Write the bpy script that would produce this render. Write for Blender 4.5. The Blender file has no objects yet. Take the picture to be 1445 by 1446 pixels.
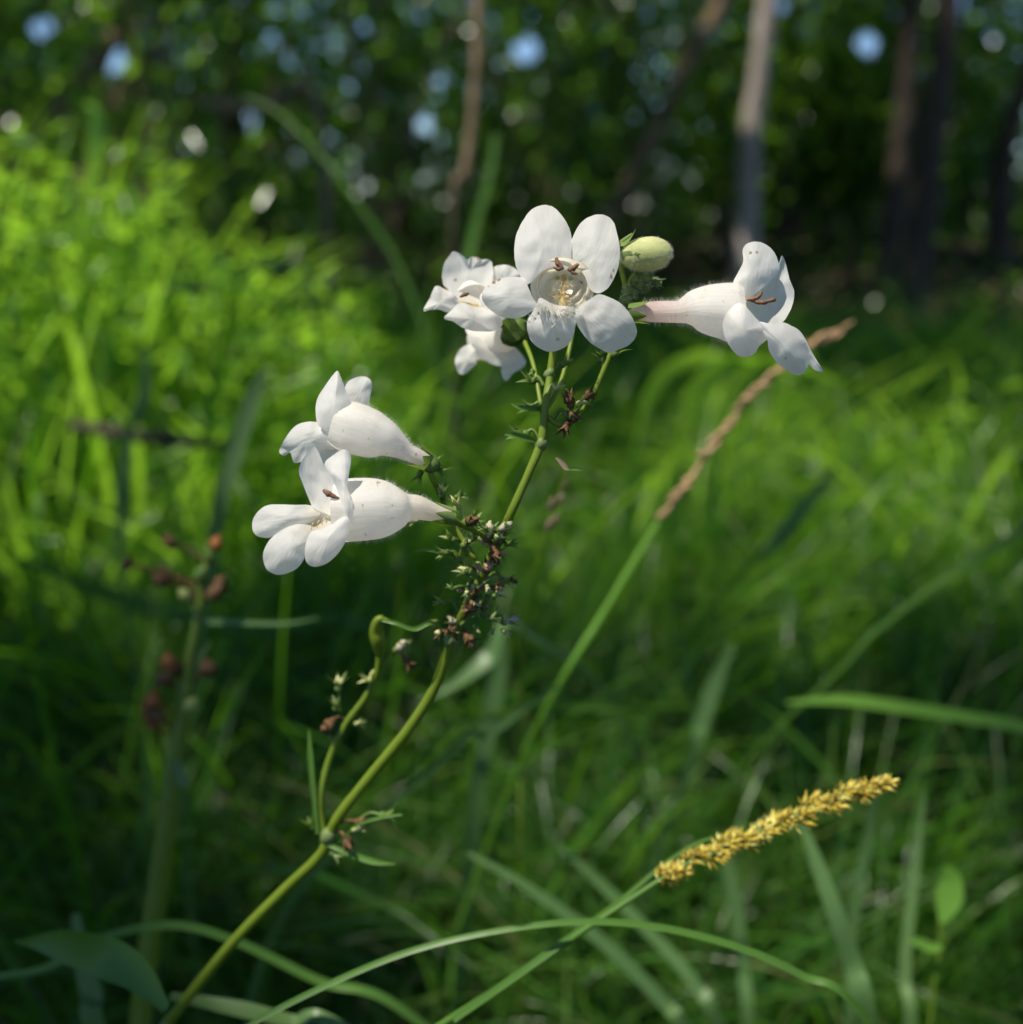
import bpy, math, random
import numpy as np
from mathutils import Vector, Matrix, noise

SC = bpy.context.scene
COL = SC.collection
R = math.radians
rng = np.random.default_rng(7)
random.seed(7)

# ------------------------------------------------------------------ camera, sky, sun, exposure
H = 0.50                      # camera height over the ground, metres
PITCH = R(17.0)               # looking slightly down
FOC = 0.170                   # distance to the flowers
cam = bpy.data.cameras.new('camera')
co = bpy.data.objects.new('camera', cam)
COL.objects.link(co)
co.location = (0, 0, H)
co.rotation_euler = (math.pi / 2 - PITCH, 0, 0)
cam.sensor_fit = 'HORIZONTAL'
cam.sensor_width = 36
cam.lens = 36
cam.clip_start = 0.005
cam.clip_end = 400
cam.dof.use_dof = True
cam.dof.focus_distance = FOC + 0.002
cam.dof.aperture_fstop = 9.5
SC.camera = co

TO_SUN = Vector((-0.34, -0.20, 0.90)).normalized()
EL = math.asin(TO_SUN.z)
w = bpy.data.worlds.new('World')
SC.world = w
w.use_nodes = True
nt = w.node_tree
for n in list(nt.nodes):
    nt.nodes.remove(n)
sky = nt.nodes.new('ShaderNodeTexSky')
sky.sky_type = 'NISHITA'
sky.sun_disc = False
sky.sun_elevation = EL
sky.sun_rotation = math.atan2(TO_SUN.x, TO_SUN.y)
sky.air_density = 0.8
sky.dust_density = 0.0
sky.ozone_density = 6.0
bg = nt.nodes.new('ShaderNodeBackground')
bg.inputs['Strength'].default_value = 0.10
wo = nt.nodes.new('ShaderNodeOutputWorld')
nt.links.new(sky.outputs[0], bg.inputs[0])
nt.links.new(bg.outputs[0], wo.inputs[0])

sun = bpy.data.lights.new('sun', 'SUN')
sun.energy = 4.6
sun.angle = R(0.5)
sun.color = (1.0, 0.94, 0.84)
so = bpy.data.objects.new('sun', sun)
COL.objects.link(so)
so.rotation_euler = TO_SUN.to_track_quat('Z', 'Y').to_euler()
so.location = (-3, -2, 9)

SC.view_settings.view_transform = 'Standard'
SC.view_settings.look = 'None'
SC.view_settings.gamma = 1
SC.view_settings.exposure = 0.62
SC.view_settings.use_curve_mapping = False
SC.cycles.max_bounces = 7
SC.cycles.diffuse_bounces = 4
SC.cycles.transmission_bounces = 5
SC.cycles.glossy_bounces = 2
SC.cycles.sample_clamp_indirect = 4

# ------------------------------------------------------------------ helpers
CX, CY, FP = 722.5, 723.0, 1445.0
FWD = Vector((0, math.cos(PITCH), -math.sin(PITCH)))
UP = Vector((0, math.sin(PITCH), math.cos(PITCH)))
RT = Vector((1, 0, 0))
EYE = Vector((0, 0, H))


def P(px, py, d):
    """photo pixel plus distance in metres -> point of the place"""
    return EYE + FWD * d + RT * ((px - CX) / FP * d) + UP * ((CY - py) / FP * d)


def proj(v):
    """numpy (n,3) -> px, py, depth"""
    q = v - np.array(EYE)
    d = q @ np.array(FWD)
    dd = np.where(np.abs(d) < 1e-6, 1e-6, d)
    return CX + FP * (q[:, 0] / dd), CY - FP * (q @ np.array(UP)) / dd, d


def tag(o, label=None, cat=None, group=None, kind=None):
    if label: o['label'] = label
    if cat: o['category'] = cat
    if group: o['group'] = group
    if kind: o['kind'] = kind
    return o


def empty(name, loc, label=None, cat=None, group=None):
    o = bpy.data.objects.new(name, None)
    COL.objects.link(o)
    o.location = loc
    o.empty_display_size = 0.01
    return tag(o, label, cat, group)


class MB:
    """collects vertices, faces and per-vertex attributes in place coordinates"""
    def __init__(s):
        s.v, s.f, s.a = [], [], {}

    def add(s, verts, faces, **attrs):
        b = len(s.v)
        s.v += [tuple(x) for x in verts]
        s.f += [tuple(i + b for i in f) for f in faces]
        for k in set(attrs) | set(s.a):
            lst = s.a.setdefault(k, [])
            while len(lst) < b:
                lst.append(0.0)
            vals = attrs.get(k, 0.0)
            if not hasattr(vals, '__len__'):
                vals = [vals] * len(verts)
            lst += list(vals)

    def build(s, name, mat, parent=None, smooth=True, subsurf=0):
        org = Vector((0, 0, 0))
        q = parent
        while q is not None:
            org = org + q.location
            q = q.parent
        loc = Vector((0, 0, 0))
        if parent is None:
            loc = Vector(s.v[0])
            org = loc
        me = bpy.data.meshes.new(name)
        me.from_pydata([(x - org.x, y - org.y, z - org.z) for x, y, z in s.v], [], s.f)
        for k, vals in s.a.items():
            at = me.attributes.new(k, 'FLOAT', 'POINT')
            vals = vals + [0.0] * (len(s.v) - len(vals))
            at.data.foreach_set('value', vals)
        me.polygons.foreach_set('use_smooth', [smooth] * len(me.polygons))
        me.materials.append(mat)
        me.update()
        o = bpy.data.objects.new(name, me)
        COL.objects.link(o)
        o.location = loc
        if parent: o.parent = parent
        if subsurf:
            m = o.modifiers.new('subsurf', 'SUBSURF')
            m.levels = m.render_levels = subsurf
        return o


def np_mesh(name, verts, quads, mat, parent=None, attrs=None, smooth=True, loc=(0, 0, 0)):
    """fast mesh from numpy arrays; faces is (m,3) or (m,4)"""
    me = bpy.data.meshes.new(name)
    n = quads.shape[1]
    verts = verts - np.array(loc)
    me.vertices.add(len(verts))
    me.vertices.foreach_set('co', verts.astype(np.float32).ravel())
    me.loops.add(quads.size)
    me.loops.foreach_set('vertex_index', quads.astype(np.int32).ravel())
    me.polygons.add(len(quads))
    me.polygons.foreach_set('loop_start', np.arange(0, quads.size, n, dtype=np.int32))
    me.update(calc_edges=True)
    me.polygons.foreach_set('use_smooth', np.full(len(quads), smooth))
    for k, vals in (attrs or {}).items():
        at = me.attributes.new(k, 'FLOAT', 'POINT')
        at.data.foreach_set('value', vals.astype(np.float32))
    me.materials.append(mat)
    o = bpy.data.objects.new(name, me)
    COL.objects.link(o)
    if parent:
        o.parent = parent
    else:
        o.location = loc
    return o


def catmull(pts, n, closed=False):
    pts = [np.array(p, float) for p in pts]
    m = len(pts)
    out = []
    segs = m if closed else m - 1
    for k in range(n):
        t = k / (n if closed else n - 1) * segs
        i = min(int(t), segs - 1)
        f = t - i
        if closed:
            p0, p1, p2, p3 = (pts[(i + j) % m] for j in (-1, 0, 1, 2))
        else:
            p0, p1, p2, p3 = (pts[max(0, min(m - 1, i + j))] for j in (-1, 0, 1, 2))
        out.append(0.5 * ((2 * p1) + (-p0 + p2) * f + (2 * p0 - 5 * p1 + 4 * p2 - p3) * f * f + (-p0 + 3 * p1 - 3 * p2 + p3) * f ** 3))
    return out


def frames(path):
    """parallel-transport frames"""
    n = len(path)
    T = []
    for i in range(n):
        a, b = path[max(0, i - 1)], path[min(n - 1, i + 1)]
        d = (b - a)
        T.append(d.normalized() if d.length > 1e-9 else Vector((0, 0, 1)))
    ref = Vector((0, 0, 1)) if abs(T[0].z) < 0.9 else Vector((1, 0, 0))
    u = T[0].cross(ref).normalized()
    out = []
    for i in range(n):
        u = (u - T[i] * u.dot(T[i]))
        u = u.normalized() if u.length > 1e-9 else T[i].orthogonal().normalized()
        out.append((T[i], u, T[i].cross(u)))
    return out


def tube(mb, path, radii, ns=10, res=None, cap=True, wob=0.0, **attrs):
    """round limb through world points with a radius at each"""
    pts = [list(p) + [r] for p, r in zip(path, radii)]
    res = res or max(4, (len(pts) - 1) * 5)
    c = catmull(pts, res)
    path = [Vector(x[:3]) for x in c]
    rad = [max(1e-5, x[3]) for x in c]
    fr = frames(path)
    V, F = [], []
    for i, (p, r, (T, u, v)) in enumerate(zip(path, rad, fr)):
        for k in range(ns):
            a = 2 * math.pi * k / ns
            rr = r * (1 + (wob * noise.noise(Vector((i * .37, math.cos(a) * 1.3, math.sin(a) * 1.3 + 5))) if wob else 0))
            V.append(p + u * (rr * math.cos(a)) + v * (rr * math.sin(a)))
    for i in range(len(path) - 1):
        for k in range(ns):
            F.append((i * ns + k, i * ns + (k + 1) % ns, (i + 1) * ns + (k + 1) % ns, (i + 1) * ns + k))
    if cap:
        b = len(V)
        V.append(path[0] - fr[0][0] * rad[0] * .5)
        V.append(path[-1] + fr[-1][0] * rad[-1] * .5)
        e = (len(path) - 1) * ns
        for k in range(ns):
            F.append((b, (k + 1) % ns, k))
            F.append((b + 1, e + k, e + (k + 1) % ns))
    mb.add(V, F, **attrs)
    return path, rad, fr


def low(py):
    return float(np.interp(py, [740, 800, 900, 1200, 1450], [0, .005, .011, .024, .042]))


def pxtube(mb, pts, ns=10, **kw):
    """pts: (px, py, depth m, radius mm)"""
    if kw.pop('sink', False):
        pts = [(a, b, c + low(b), d) for a, b, c, d in pts]
    return tube(mb, [P(a, b, c) for a, b, c, d in pts], [d / 1000 for a, b, c, d in pts], ns, **kw)


# ------------------------------------------------------------------ materials
def newmat(name):
    m = bpy.data.materials.new(name)
    m.use_nodes = True
    t = m.node_tree
    for n in list(t.nodes):
        t.nodes.remove(n)
    out = t.nodes.new('ShaderNodeOutputMaterial')
    return m, t, out


def N(t, typ, **kw):
    n = t.nodes.new(typ)
    for k, v in kw.items():
        if k in n.inputs:
            n.inputs[k].default_value = v
        else:
            setattr(n, k, v)
    return n


def ramp(t, stops, src):
    r = t.nodes.new('ShaderNodeValToRGB')
    el = r.color_ramp.elements
    while len(el) < len(stops):
        el.new(0.5)
    for e, (p, c) in zip(el, stops):
        e.position = p
        e.color = (*c, 1)
    t.links.new(src, r.inputs[0])
    return r


def mixc(t, fac, a, b):
    m = t.nodes.new('ShaderNodeMix')
    m.data_type = 'RGBA'
    for s, i in ((fac, 0), (a, 6), (b, 7)):
        if hasattr(s, 'is_linked'):
            t.links.new(s, m.inputs[i])
        elif i == 0:
            m.inputs[0].default_value = s
        else:
            m.inputs[i].default_value = (*s, 1)
    return m.outputs[2]


def leafmat(name, stops, tcol, rough=0.42, spec=0.4, trans=0.45, nscale=60, bump=0.15, rnd='rnd', tip=None):
    """thin plant tissue: reflecting side plus light coming through"""
    m, t, out = newmat(name)
    at = N(t, 'ShaderNodeAttribute', attribute_name=rnd)
    tc = N(t, 'ShaderNodeTexCoord')
    nz = N(t, 'ShaderNodeTexNoise', Scale=nscale, Detail=3.0)
    t.links.new(tc.outputs['Object'], nz.inputs['Vector'])
    ma = N(t, 'ShaderNodeMath', operation='MULTIPLY_ADD')
    t.links.new(nz.outputs[0], ma.inputs[0])
    ma.inputs[1].default_value = 0.35
    t.links.new(at.outputs['Fac'], ma.inputs[2])
    sb = N(t, 'ShaderNodeMath', operation='SUBTRACT')
    t.links.new(ma.outputs[0], sb.inputs[0])
    sb.inputs[1].default_value = 0.17
    rp = ramp(t, stops, sb.outputs[0])
    colr = rp.outputs[0]
    if tip:
        ta = N(t, 'ShaderNodeAttribute', attribute_name='tip')
        colr = mixc(t, ta.outputs['Fac'], colr, tip)
    bp = N(t, 'ShaderNodeBump', Strength=bump, Distance=0.0004)
    t.links.new(nz.outputs[0], bp.inputs['Height'])
    pb = N(t, 'ShaderNodeBsdfPrincipled', Roughness=rough)
    pb.inputs['Specular IOR Level'].default_value = spec
    t.links.new(colr, pb.inputs['Base Color'])
    t.links.new(bp.outputs[0], pb.inputs['Normal'])
    tr = N(t, 'ShaderNodeBsdfTranslucent')
    mu = mixc(t, 0.6, colr, tcol)
    t.links.new(mu, tr.inputs['Color'])
    mx = N(t, 'ShaderNodeMixShader')
    mx.inputs[0].default_value = trans
    t.links.new(pb.outputs[0], mx.inputs[1])
    t.links.new(tr.outputs[0], mx.inputs[2])
    t.links.new(mx.outputs[0], out.inputs[0])
    return m


def solidmat(name, stops, rough=0.7, nscale=300, bump=0.3, spec=0.3, dist=0.0003, stretch=(1, 1, 1)):
    m, t, out = newmat(name)
    tc = N(t, 'ShaderNodeTexCoord')
    mp = N(t, 'ShaderNodeMapping')
    mp.inputs['Scale'].default_value = stretch
    nz = N(t, 'ShaderNodeTexNoise', Scale=nscale, Detail=5.0, Roughness=0.6)
    t.links.new(tc.outputs['Object'], mp.inputs[0])
    t.links.new(mp.outputs[0], nz.inputs['Vector'])
    rp = ramp(t, stops, nz.outputs[0])
    bp = N(t, 'ShaderNodeBump', Strength=bump, Distance=dist)
    t.links.new(nz.outputs[0], bp.inputs['Height'])
    pb = N(t, 'ShaderNodeBsdfPrincipled', Roughness=rough)
    pb.inputs['Specular IOR Level'].default_value = spec
    t.links.new(rp.outputs[0], pb.inputs['Base Color'])
    t.links.new(bp.outputs[0], pb.inputs['Normal'])
    t.links.new(pb.outputs[0], out.inputs[0])
    return m


def petalmat(name, white=(0.915, 0.89, 0.84), trc=(0.98, 0.97, 0.91), trans=0.60):
    m, t, out = newmat(name)
    st = N(t, 'ShaderNodeAttribute', attribute_name='stain')
    pk = N(t, 'ShaderNodeAttribute', attribute_name='pink')
    cr = N(t, 'ShaderNodeAttribute', attribute_name='cream')
    vu = N(t, 'ShaderNodeAttribute', attribute_name='across')
    vv = N(t, 'ShaderNodeAttribute', attribute_name='along')
    cb = N(t, 'ShaderNodeCombineXYZ')
    for a, i, s in ((vu, 0, 15.0), (vv, 1, 2.6)):
        mm = N(t, 'ShaderNodeMath', operation='MULTIPLY')
        mm.inputs[1].default_value = s
        t.links.new(a.outputs['Fac'], mm.inputs[0])
        t.links.new(mm.outputs[0], cb.inputs[i])
    vn = N(t, 'ShaderNodeTexNoise', Scale=1.0, Detail=3.0, Distortion=0.4)
    t.links.new(cb.outputs[0], vn.inputs['Vector'])
    tc = N(t, 'ShaderNodeTexCoord')
    fn = N(t, 'ShaderNodeTexNoise', Scale=1400.0, Detail=4.0)
    t.links.new(tc.outputs['Object'], fn.inputs['Vector'])
    big = N(t, 'ShaderNodeTexNoise', Scale=260.0, Detail=3.0)
    t.links.new(tc.outputs['Object'], big.inputs['Vector'])
    vr = ramp(t, [(0.35, (white[0] * .95, white[1] * .955, white[2] * .95)), (0.6, white)], vn.outputs[0])
    c = vr.outputs[0]
    br = ramp(t, [(0.60, (0, 0, 0)), (0.76, (0.45, 0.45, 0.45))], big.outputs[0])
    c = mixc(t, br.outputs[0], c, (0.76, 0.68, 0.54))
    c = mixc(t, cr.outputs['Fac'], c, (0.74, 0.60, 0.36))
    c = mixc(t, pk.outputs['Fac'], c, (0.66, 0.42, 0.42))
    # a stain breaks up at its rim
    sm = N(t, 'ShaderNodeMath', operation='MULTIPLY_ADD')
    sm.inputs[1].default_value = 0.9
    t.links.new(fn.outputs[0], sm.inputs[0])
    t.links.new(st.outputs['Fac'], sm.inputs[2])
    sr = ramp(t, [(0.75, (0, 0, 0)), (0.98, (1, 1, 1))], sm.outputs[0])
    c = mixc(t, sr.outputs[0], c, (0.34, 0.19, 0.08))
    ad = N(t, 'ShaderNodeMath', operation='MULTIPLY_ADD')
    ad.inputs[1].default_value = 0.35
    t.links.new(fn.outputs[0], ad.inputs[0])
    t.links.new(vn.outputs[0], ad.inputs[2])
    bp = N(t, 'ShaderNodeBump', Strength=0.36, Distance=0.00020)
    t.links.new(ad.outputs[0], bp.inputs['Height'])
    pb = N(t, 'ShaderNodeBsdfPrincipled', Roughness=0.55)
    pb.inputs['Specular IOR Level'].default_value = 0.25
    pb.inputs['Sheen Weight'].default_value = 0.15
    t.links.new(c, pb.inputs['Base Color'])
    t.links.new(bp.outputs[0], pb.inputs['Normal'])
    tr = N(t, 'ShaderNodeBsdfTranslucent')
    c2 = mixc(t, 0.5, c, trc)
    t.links.new(c2, tr.inputs['Color'])
    t.links.new(bp.outputs[0], tr.inputs['Normal'])
    mx = N(t, 'ShaderNodeMixShader')
    mx.inputs[0].default_value = trans
    t.links.new(pb.outputs[0], mx.inputs[1])
    t.links.new(tr.outputs[0], mx.inputs[2])
    t.links.new(mx.outputs[0], out.inputs[0])
    return m


G = [(0.0, (0.016, 0.064, 0.008)), (0.45, (0.036, 0.120, 0.010)), (0.8, (0.066, 0.180, 0.016)), (1.0, (0.11, 0.20, 0.03))]
M = dict(
    grass=leafmat('grass_blade_green', G, (0.22, 0.55, 0.010), rough=.27, spec=.38, trans=.50, nscale=90, tip=(0.16, 0.13, 0.04)),
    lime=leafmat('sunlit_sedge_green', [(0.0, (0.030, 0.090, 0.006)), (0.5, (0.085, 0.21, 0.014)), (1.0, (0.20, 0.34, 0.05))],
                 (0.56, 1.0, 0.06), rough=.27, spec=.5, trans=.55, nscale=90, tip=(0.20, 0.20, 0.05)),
    fine=leafmat('fine_grass_green', [(0.0, (0.020, 0.070, 0.010)), (0.55, (0.045, 0.13, 0.016)), (0.88, (0.09, 0.17, 0.03)), (1.0, (0.20, 0.19, 0.08))], (0.20, 0.50, 0.03), rough=.27, spec=.42, trans=.4, nscale=90, tip=(0.26, 0.19, 0.09)),
    blade=leafmat('single_blade_green', [(0, (0.060, 0.150, 0.020)), (1, (0.100, 0.210, 0.030))], (0.22, 0.45, 0.02), rough=.42, spec=.4, trans=.35, nscale=250),
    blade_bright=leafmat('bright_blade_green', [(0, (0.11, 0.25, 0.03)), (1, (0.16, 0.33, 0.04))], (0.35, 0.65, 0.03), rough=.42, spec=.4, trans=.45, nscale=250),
    blade_dull=leafmat('dull_bluish_blade', [(0, (0.050, 0.12, 0.028)), (1, (0.105, 0.19, 0.055))], (0.14, 0.30, 0.07), rough=.42, spec=.38, trans=.3, nscale=200),
    blade_dry=leafmat('dry_straw_blade', [(0, (0.18, 0.13, 0.085)), (1, (0.30, 0.22, 0.15))], (0.34, 0.24, 0.13), rough=.6, spec=.3, trans=.3, nscale=300),
    stem=leafmat('flower_stem_green', [(0, (0.095, 0.160, 0.010)), (1, (0.19, 0.25, 0.018))], (0.2, 0.32, 0.02), rough=.45, spec=.35, trans=.15, nscale=500),
    sepal=leafmat('sepal_green', [(0, (0.07, 0.14, 0.02)), (0.6, (0.15, 0.23, 0.05)), (1, (0.24, 0.30, 0.12))], (0.3, 0.45, 0.06), rough=.5, spec=.35, trans=.35, nscale=700),
    bud=leafmat('bud_pale_green', [(0.05, (0.16, 0.20, 0.05)), (0.45, (0.40, 0.45, 0.14)), (1, (0.62, 0.60, 0.32))], (0.55, 0.62, 0.16), rough=.6, spec=.25, trans=.25, nscale=650),
    dry=solidmat('dried_brown', [(0.3, (0.050, 0.025, 0.008)), (0.6, (0.13, 0.070, 0.025)), (0.8, (0.25, 0.15, 0.06))], nscale=900),
    straw=solidmat('straw_tan', [(0.3, (0.24, 0.14, 0.065)), (0.7, (0.46, 0.30, 0.15))], nscale=500),
    tan=solidmat('dried_tan', [(0.3, (0.24, 0.14, 0.07)), (0.7, (0.44, 0.29, 0.16))], nscale=900),
    rust=solidmat('rusty_seed_head', [(0.3, (0.16, 0.055, 0.014)), (0.6, (0.34, 0.13, 0.03)), (0.8, (0.48, 0.22, 0.06))], nscale=700),
    anther=solidmat('anther_brown', [(0.3, (0.10, 0.045, 0.022)), (0.7, (0.24, 0.13, 0.07))], nscale=1500, bump=.6),
    filament=leafmat('filament_cream', [(0, (0.80, 0.74, 0.60)), (1, (0.86, 0.82, 0.70))], (0.95, 0.88, 0.68), rough=.45, trans=.6, nscale=800),
    yellowhair=leafmat('staminode_yellow', [(0, (0.80, 0.66, 0.36)), (1, (0.86, 0.78, 0.52))], (0.95, 0.80, 0.45), rough=.5, trans=.6, nscale=800),
    pale=solidmat('withered_corolla', [(0.3, (0.20, 0.18, 0.10)), (0.7, (0.44, 0.40, 0.27))], nscale=900),
    fuzz=leafmat('white_fuzz', [(0, (0.7, 0.7, 0.62)), (1, (0.85, 0.85, 0.8))], (0.9, 0.9, 0.8), rough=.4, trans=.5, nscale=800),
    petal=petalmat('white_petal'),
    throat_cream=petalmat('cream_throat', (0.96, 0.87, 0.72), (1.0, 0.93, 0.76), .60),
    throat=petalmat('white_corolla_tube', (0.915, 0.88, 0.815), (0.97, 0.93, 0.83), .58),
    spike=leafmat('sedge_spike_gold', [(0, (0.22, 0.16, 0.03)), (0.4, (0.56, 0.42, 0.045)), (0.8, (0.74, 0.62, 0.11)), (1, (0.78, 0.78, 0.24))], (0.8, 0.5, 0.05), rough=.5, spec=.3, trans=.35, nscale=900),
    bark=solidmat('bark_grey_brown', [(0.3, (0.025, 0.018, 0.012)), (0.6, (0.075, 0.055, 0.040)), (0.8, (0.14, 0.11, 0.08))], rough=.9, nscale=14, bump=1, dist=.02, stretch=(3, 3, .5)),
    bark_pale=solidmat('bark_pale', [(0.3, (0.26, 0.21, 0.18)), (0.6, (0.50, 0.43, 0.38)), (0.8, (0.62, 0.56, 0.50))], rough=.9, nscale=14, bump=1, dist=.02, stretch=(3, 3, .5)),
    twig=solidmat('branch_brown', [(0.3, (0.08, 0.055, 0.03)), (0.7, (0.20, 0.14, 0.085))], rough=.9, nscale=40, bump=.6, dist=.004),
    soil=solidmat('leaf_litter_soil', [(0.3, (0.010, 0.008, 0.005)), (0.55, (0.035, 0.026, 0.015)), (0.75, (0.09, 0.065, 0.035))], rough=.95, nscale=22, bump=1, dist=.02),
    thatch=leafmat('dead_thatch', [(0, (0.03, 0.022, 0.012)), (0.6, (0.10, 0.075, 0.035)), (1, (0.22, 0.16, 0.10))], (0.2, 0.14, 0.06), rough=.6, trans=.2, nscale=100),
    leaf=leafmat('woodland_leaf', [(0, (0.014, 0.050, 0.010)), (0.5, (0.032, 0.095, 0.015)), (1, (0.085, 0.170, 0.028))], (0.26, 0.55, 0.04), rough=.25, spec=.8, trans=.50, nscale=6, bump=.1),
    leaf_lime=leafmat('light_woodland_leaf', [(0, (0.030, 0.085, 0.010)), (0.5, (0.060, 0.150, 0.014)), (1, (0.12, 0.22, 0.03))], (0.40, 0.75, 0.04), rough=.25, spec=.8, trans=.5, nscale=6, bump=.1),
    litter=leafmat('fallen_leaf', [(0, (0.04, 0.022, 0.012)), (0.6, (0.13, 0.08, 0.045)), (1, (0.26, 0.18, 0.11))], (0.2, 0.12, 0.05), rough=.7, trans=.2, nscale=20),
)

# ------------------------------------------------------------------ ground
nx, ny = 90, 110
gx = np.concatenate([np.linspace(-60, -6, 12)[:-1], np.linspace(-6, 6, nx), np.linspace(6, 60, 12)[1:]])
gy = np.concatenate([np.linspace(-40, -1, 8)[:-1], np.linspace(-1, 12, ny), np.linspace(12, 110, 14)[1:]])
XX, YY = np.meshgrid(gx, gy)


def gz(x, y):
    x = np.asarray(x, float); y = np.asarray(y, float)
    return 0.018 * np.sin(x * 3.1 + 1) * np.cos(y * 2.3) + 0.012 * np.sin(x * 7.7 + y * 5.1) + 0.03 * np.clip(y - 5, 0, 6) * .5


ZZ = gz(XX, YY)
gv = np.stack([XX, YY, ZZ], -1).reshape(-1, 3)
ii = np.arange(len(gy) - 1)[:, None] * len(gx) + np.arange(len(gx) - 1)[None, :]
gq = np.stack([ii, ii + 1, ii + 1 + len(gx), ii + len(gx)], -1).reshape(-1, 4)
tag(np_mesh('ground', gv, gq, M['soil']), kind='structure')

# ------------------------------------------------------------------ woodland: leaves in numpy
GAPS = [(62, 40, 12), (160, 86, 14), (343, 173, 15), (742, 70, 15), (1225, 62, 12), (1345, 2, 12), (228, 70, 5),
        (327, 108, 4), (597, 174, 5), (1100, 8, 8), (620, 115, 3)]


def leaves(centres, size, aspect=.55, flat=.5, cut=True, rnd=None, droop=-.25, dsd=.45):
    """one folded six-point leaf at each centre; returns verts, quads, rnd"""
    c = np.asarray(centres)
    n = len(c)
    if cut:
        px, py, d = proj(c)
        keep = np.ones(n, bool)
        for gx_, gy_, gr in GAPS:
            keep &= ~((d > 2) & (np.hypot(px - gx_, py - gy_) < gr + 0.35 * np.asarray(size) / np.maximum(d, .1) * FP))
        c = c[keep]
        size = size[keep] if hasattr(size, '__len__') else size
        n = len(c)
    s = (size if hasattr(size, '__len__') else np.full(n, size)) * rng.uniform(.7, 1.25, n)
    az = rng.uniform(0, 2 * np.pi, n)
    dr = rng.normal(droop, dsd, n)
    L = np.stack([np.cos(az) * np.cos(dr), np.sin(az) * np.cos(dr), np.sin(dr)], -1)
    S = np.stack([-np.sin(az), np.cos(az), rng.normal(0, flat, n)], -1)
    S /= np.linalg.norm(S, axis=1)[:, None]
    Nn = np.cross(L, S)
    hw = s * aspect * .5
    e = lambda a, b, k: c + L * (a * s)[:, None] + S * (b * hw)[:, None] + Nn * (k * s)[:, None]
    v = np.stack([e(-.5, 0, 0), e(-.12, 1, .07), e(.28, .72, .05), e(.55, 0, -.06), e(.28, -.72, .05), e(-.12, -1, .07)], 1)
    i0 = np.arange(n)[:, None] * 6
    q = np.concatenate([i0 + np.array([[0, 3, 2, 1]]), i0 + np.array([[0, 5, 4, 3]])], 0)
    r = rng.uniform(0, 1, n) if rnd is None else np.full(n, rnd)
    return v.reshape(-1, 3), q, np.repeat(r, 6)


# lines of sunlight let through the crowns: point, radius
s_ = np.array(TO_SUN)
HOLES = []


def hole(p, r):
    HOLES.append((np.array(p), r))


for a in ((700, 420, .175, .022), (800, 400, .17, .026), (1020, 440, .172, .030), (450, 640, .172, .036), (560, 690, .175, .018), (900, 360, .175, .02), (780, 520, .18, .010)):
    hole(P(*a[:3]), a[3])
hole(P(1100, 1180, .21), .012)
for a in ((240, 950, .30, -.03), (225, 1000, .30, -.03), (300, 830, .30, -.045), (830, 900, .35, -.04)):
    hole(P(*a[:3]), a[3])
for a in ((860, 850, .35, -.04), (900, 790, .35, -.04), (935, 730, .35, -.02), (1000, 640, .35, -.02), (1090, 525, .35, -.02), (1180, 470, .35, -.02)):
    hole(P(*a[:3]), a[3])
for k in range(120):
    px_ = 470 * rng.uniform(0, 1) ** 1.25 - 20
    hole(P(px_, rng.uniform(150 + px_ * .25, 720 - px_ * .3), rng.uniform(.75, 1.25)), rng.uniform(-.03, .03))
for a in ((30, 190, .95, .09), (110, 210, .95, .09), (190, 240, .95, .07), (60, 300, .95, .08), (60, 230, .95, .05), (200, 300, .95, .05), (60, 400, .9, .04), (250, 450, .95, .02), (330, 300, 1.1, .02), (430, 360, 1.2, .02), (520, 340, 1.3, .02)):
    hole(P(*a[:3]), a[3])
for k in range(60):
    hole(P(rng.uniform(860, 1480), rng.uniform(480, 860), rng.uniform(.8, 1.6)), rng.uniform(-.03, .02))
for a in ((930, 520, .8, .08), (1030, 520, .8, .07), (1100, 540, .8, .05), (910, 620, .8, .06), (1000, 640, .8, .03), (1050, 620, 1.1, .05), (1180, 640, 1.1, .03), (1100, 770, .8, .02), (1150, 870, .7, .0), (1150, 990, .40, -.04), (1200, 990, .40, -.03), (1250, 1000, .40, -.03), (1310, 1004, .40, -.03), (1370, 1012, .40, -.03), (1430, 1022, .41, -.03)):
    hole(P(*a[:3]), a[3])
for a in ((133, 160, .9, .03), (133, 200, .9, .03)):
    hole(P(*a[:3]), a[3])
for k in range(700):
    y_ = rng.uniform(8.5, 13.5)
    hole((rng.uniform(-.6, .6) * y_, y_, rng.uniform(0, 3.0)), rng.uniform(-.05, .10))
for zz_ in (1.1, 1.3, 1.5, 1.7):
    hole((1.35, 5.95, zz_), .10)
for k in range(1500):
    d = rng.uniform(2.6, 13)
    hole(P(rng.uniform(-80, 1525), rng.uniform(-30, 420), d), rng.uniform(-.06, .05) * (1 + d * .08))
for k in range(80):
    d = rng.uniform(.4, 1.2)
    hole(P(rng.uniform(-50, 1500), rng.uniform(680, 1440), d), rng.uniform(-.045, -.008))


def sunfilter(c, size):
    keep = np.ones(len(c), bool)
    for p, r in HOLES:
        q = c - p
        t = q @ s_
        dist = np.linalg.norm(q - t[:, None] * s_, axis=1)
        keep &= ~((dist < r + size * .38) & (t > 0))
    return keep


def gpos(px, dist):
    x = (px - CX) / FP * dist * math.cos(PITCH)
    return x, dist


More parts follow.
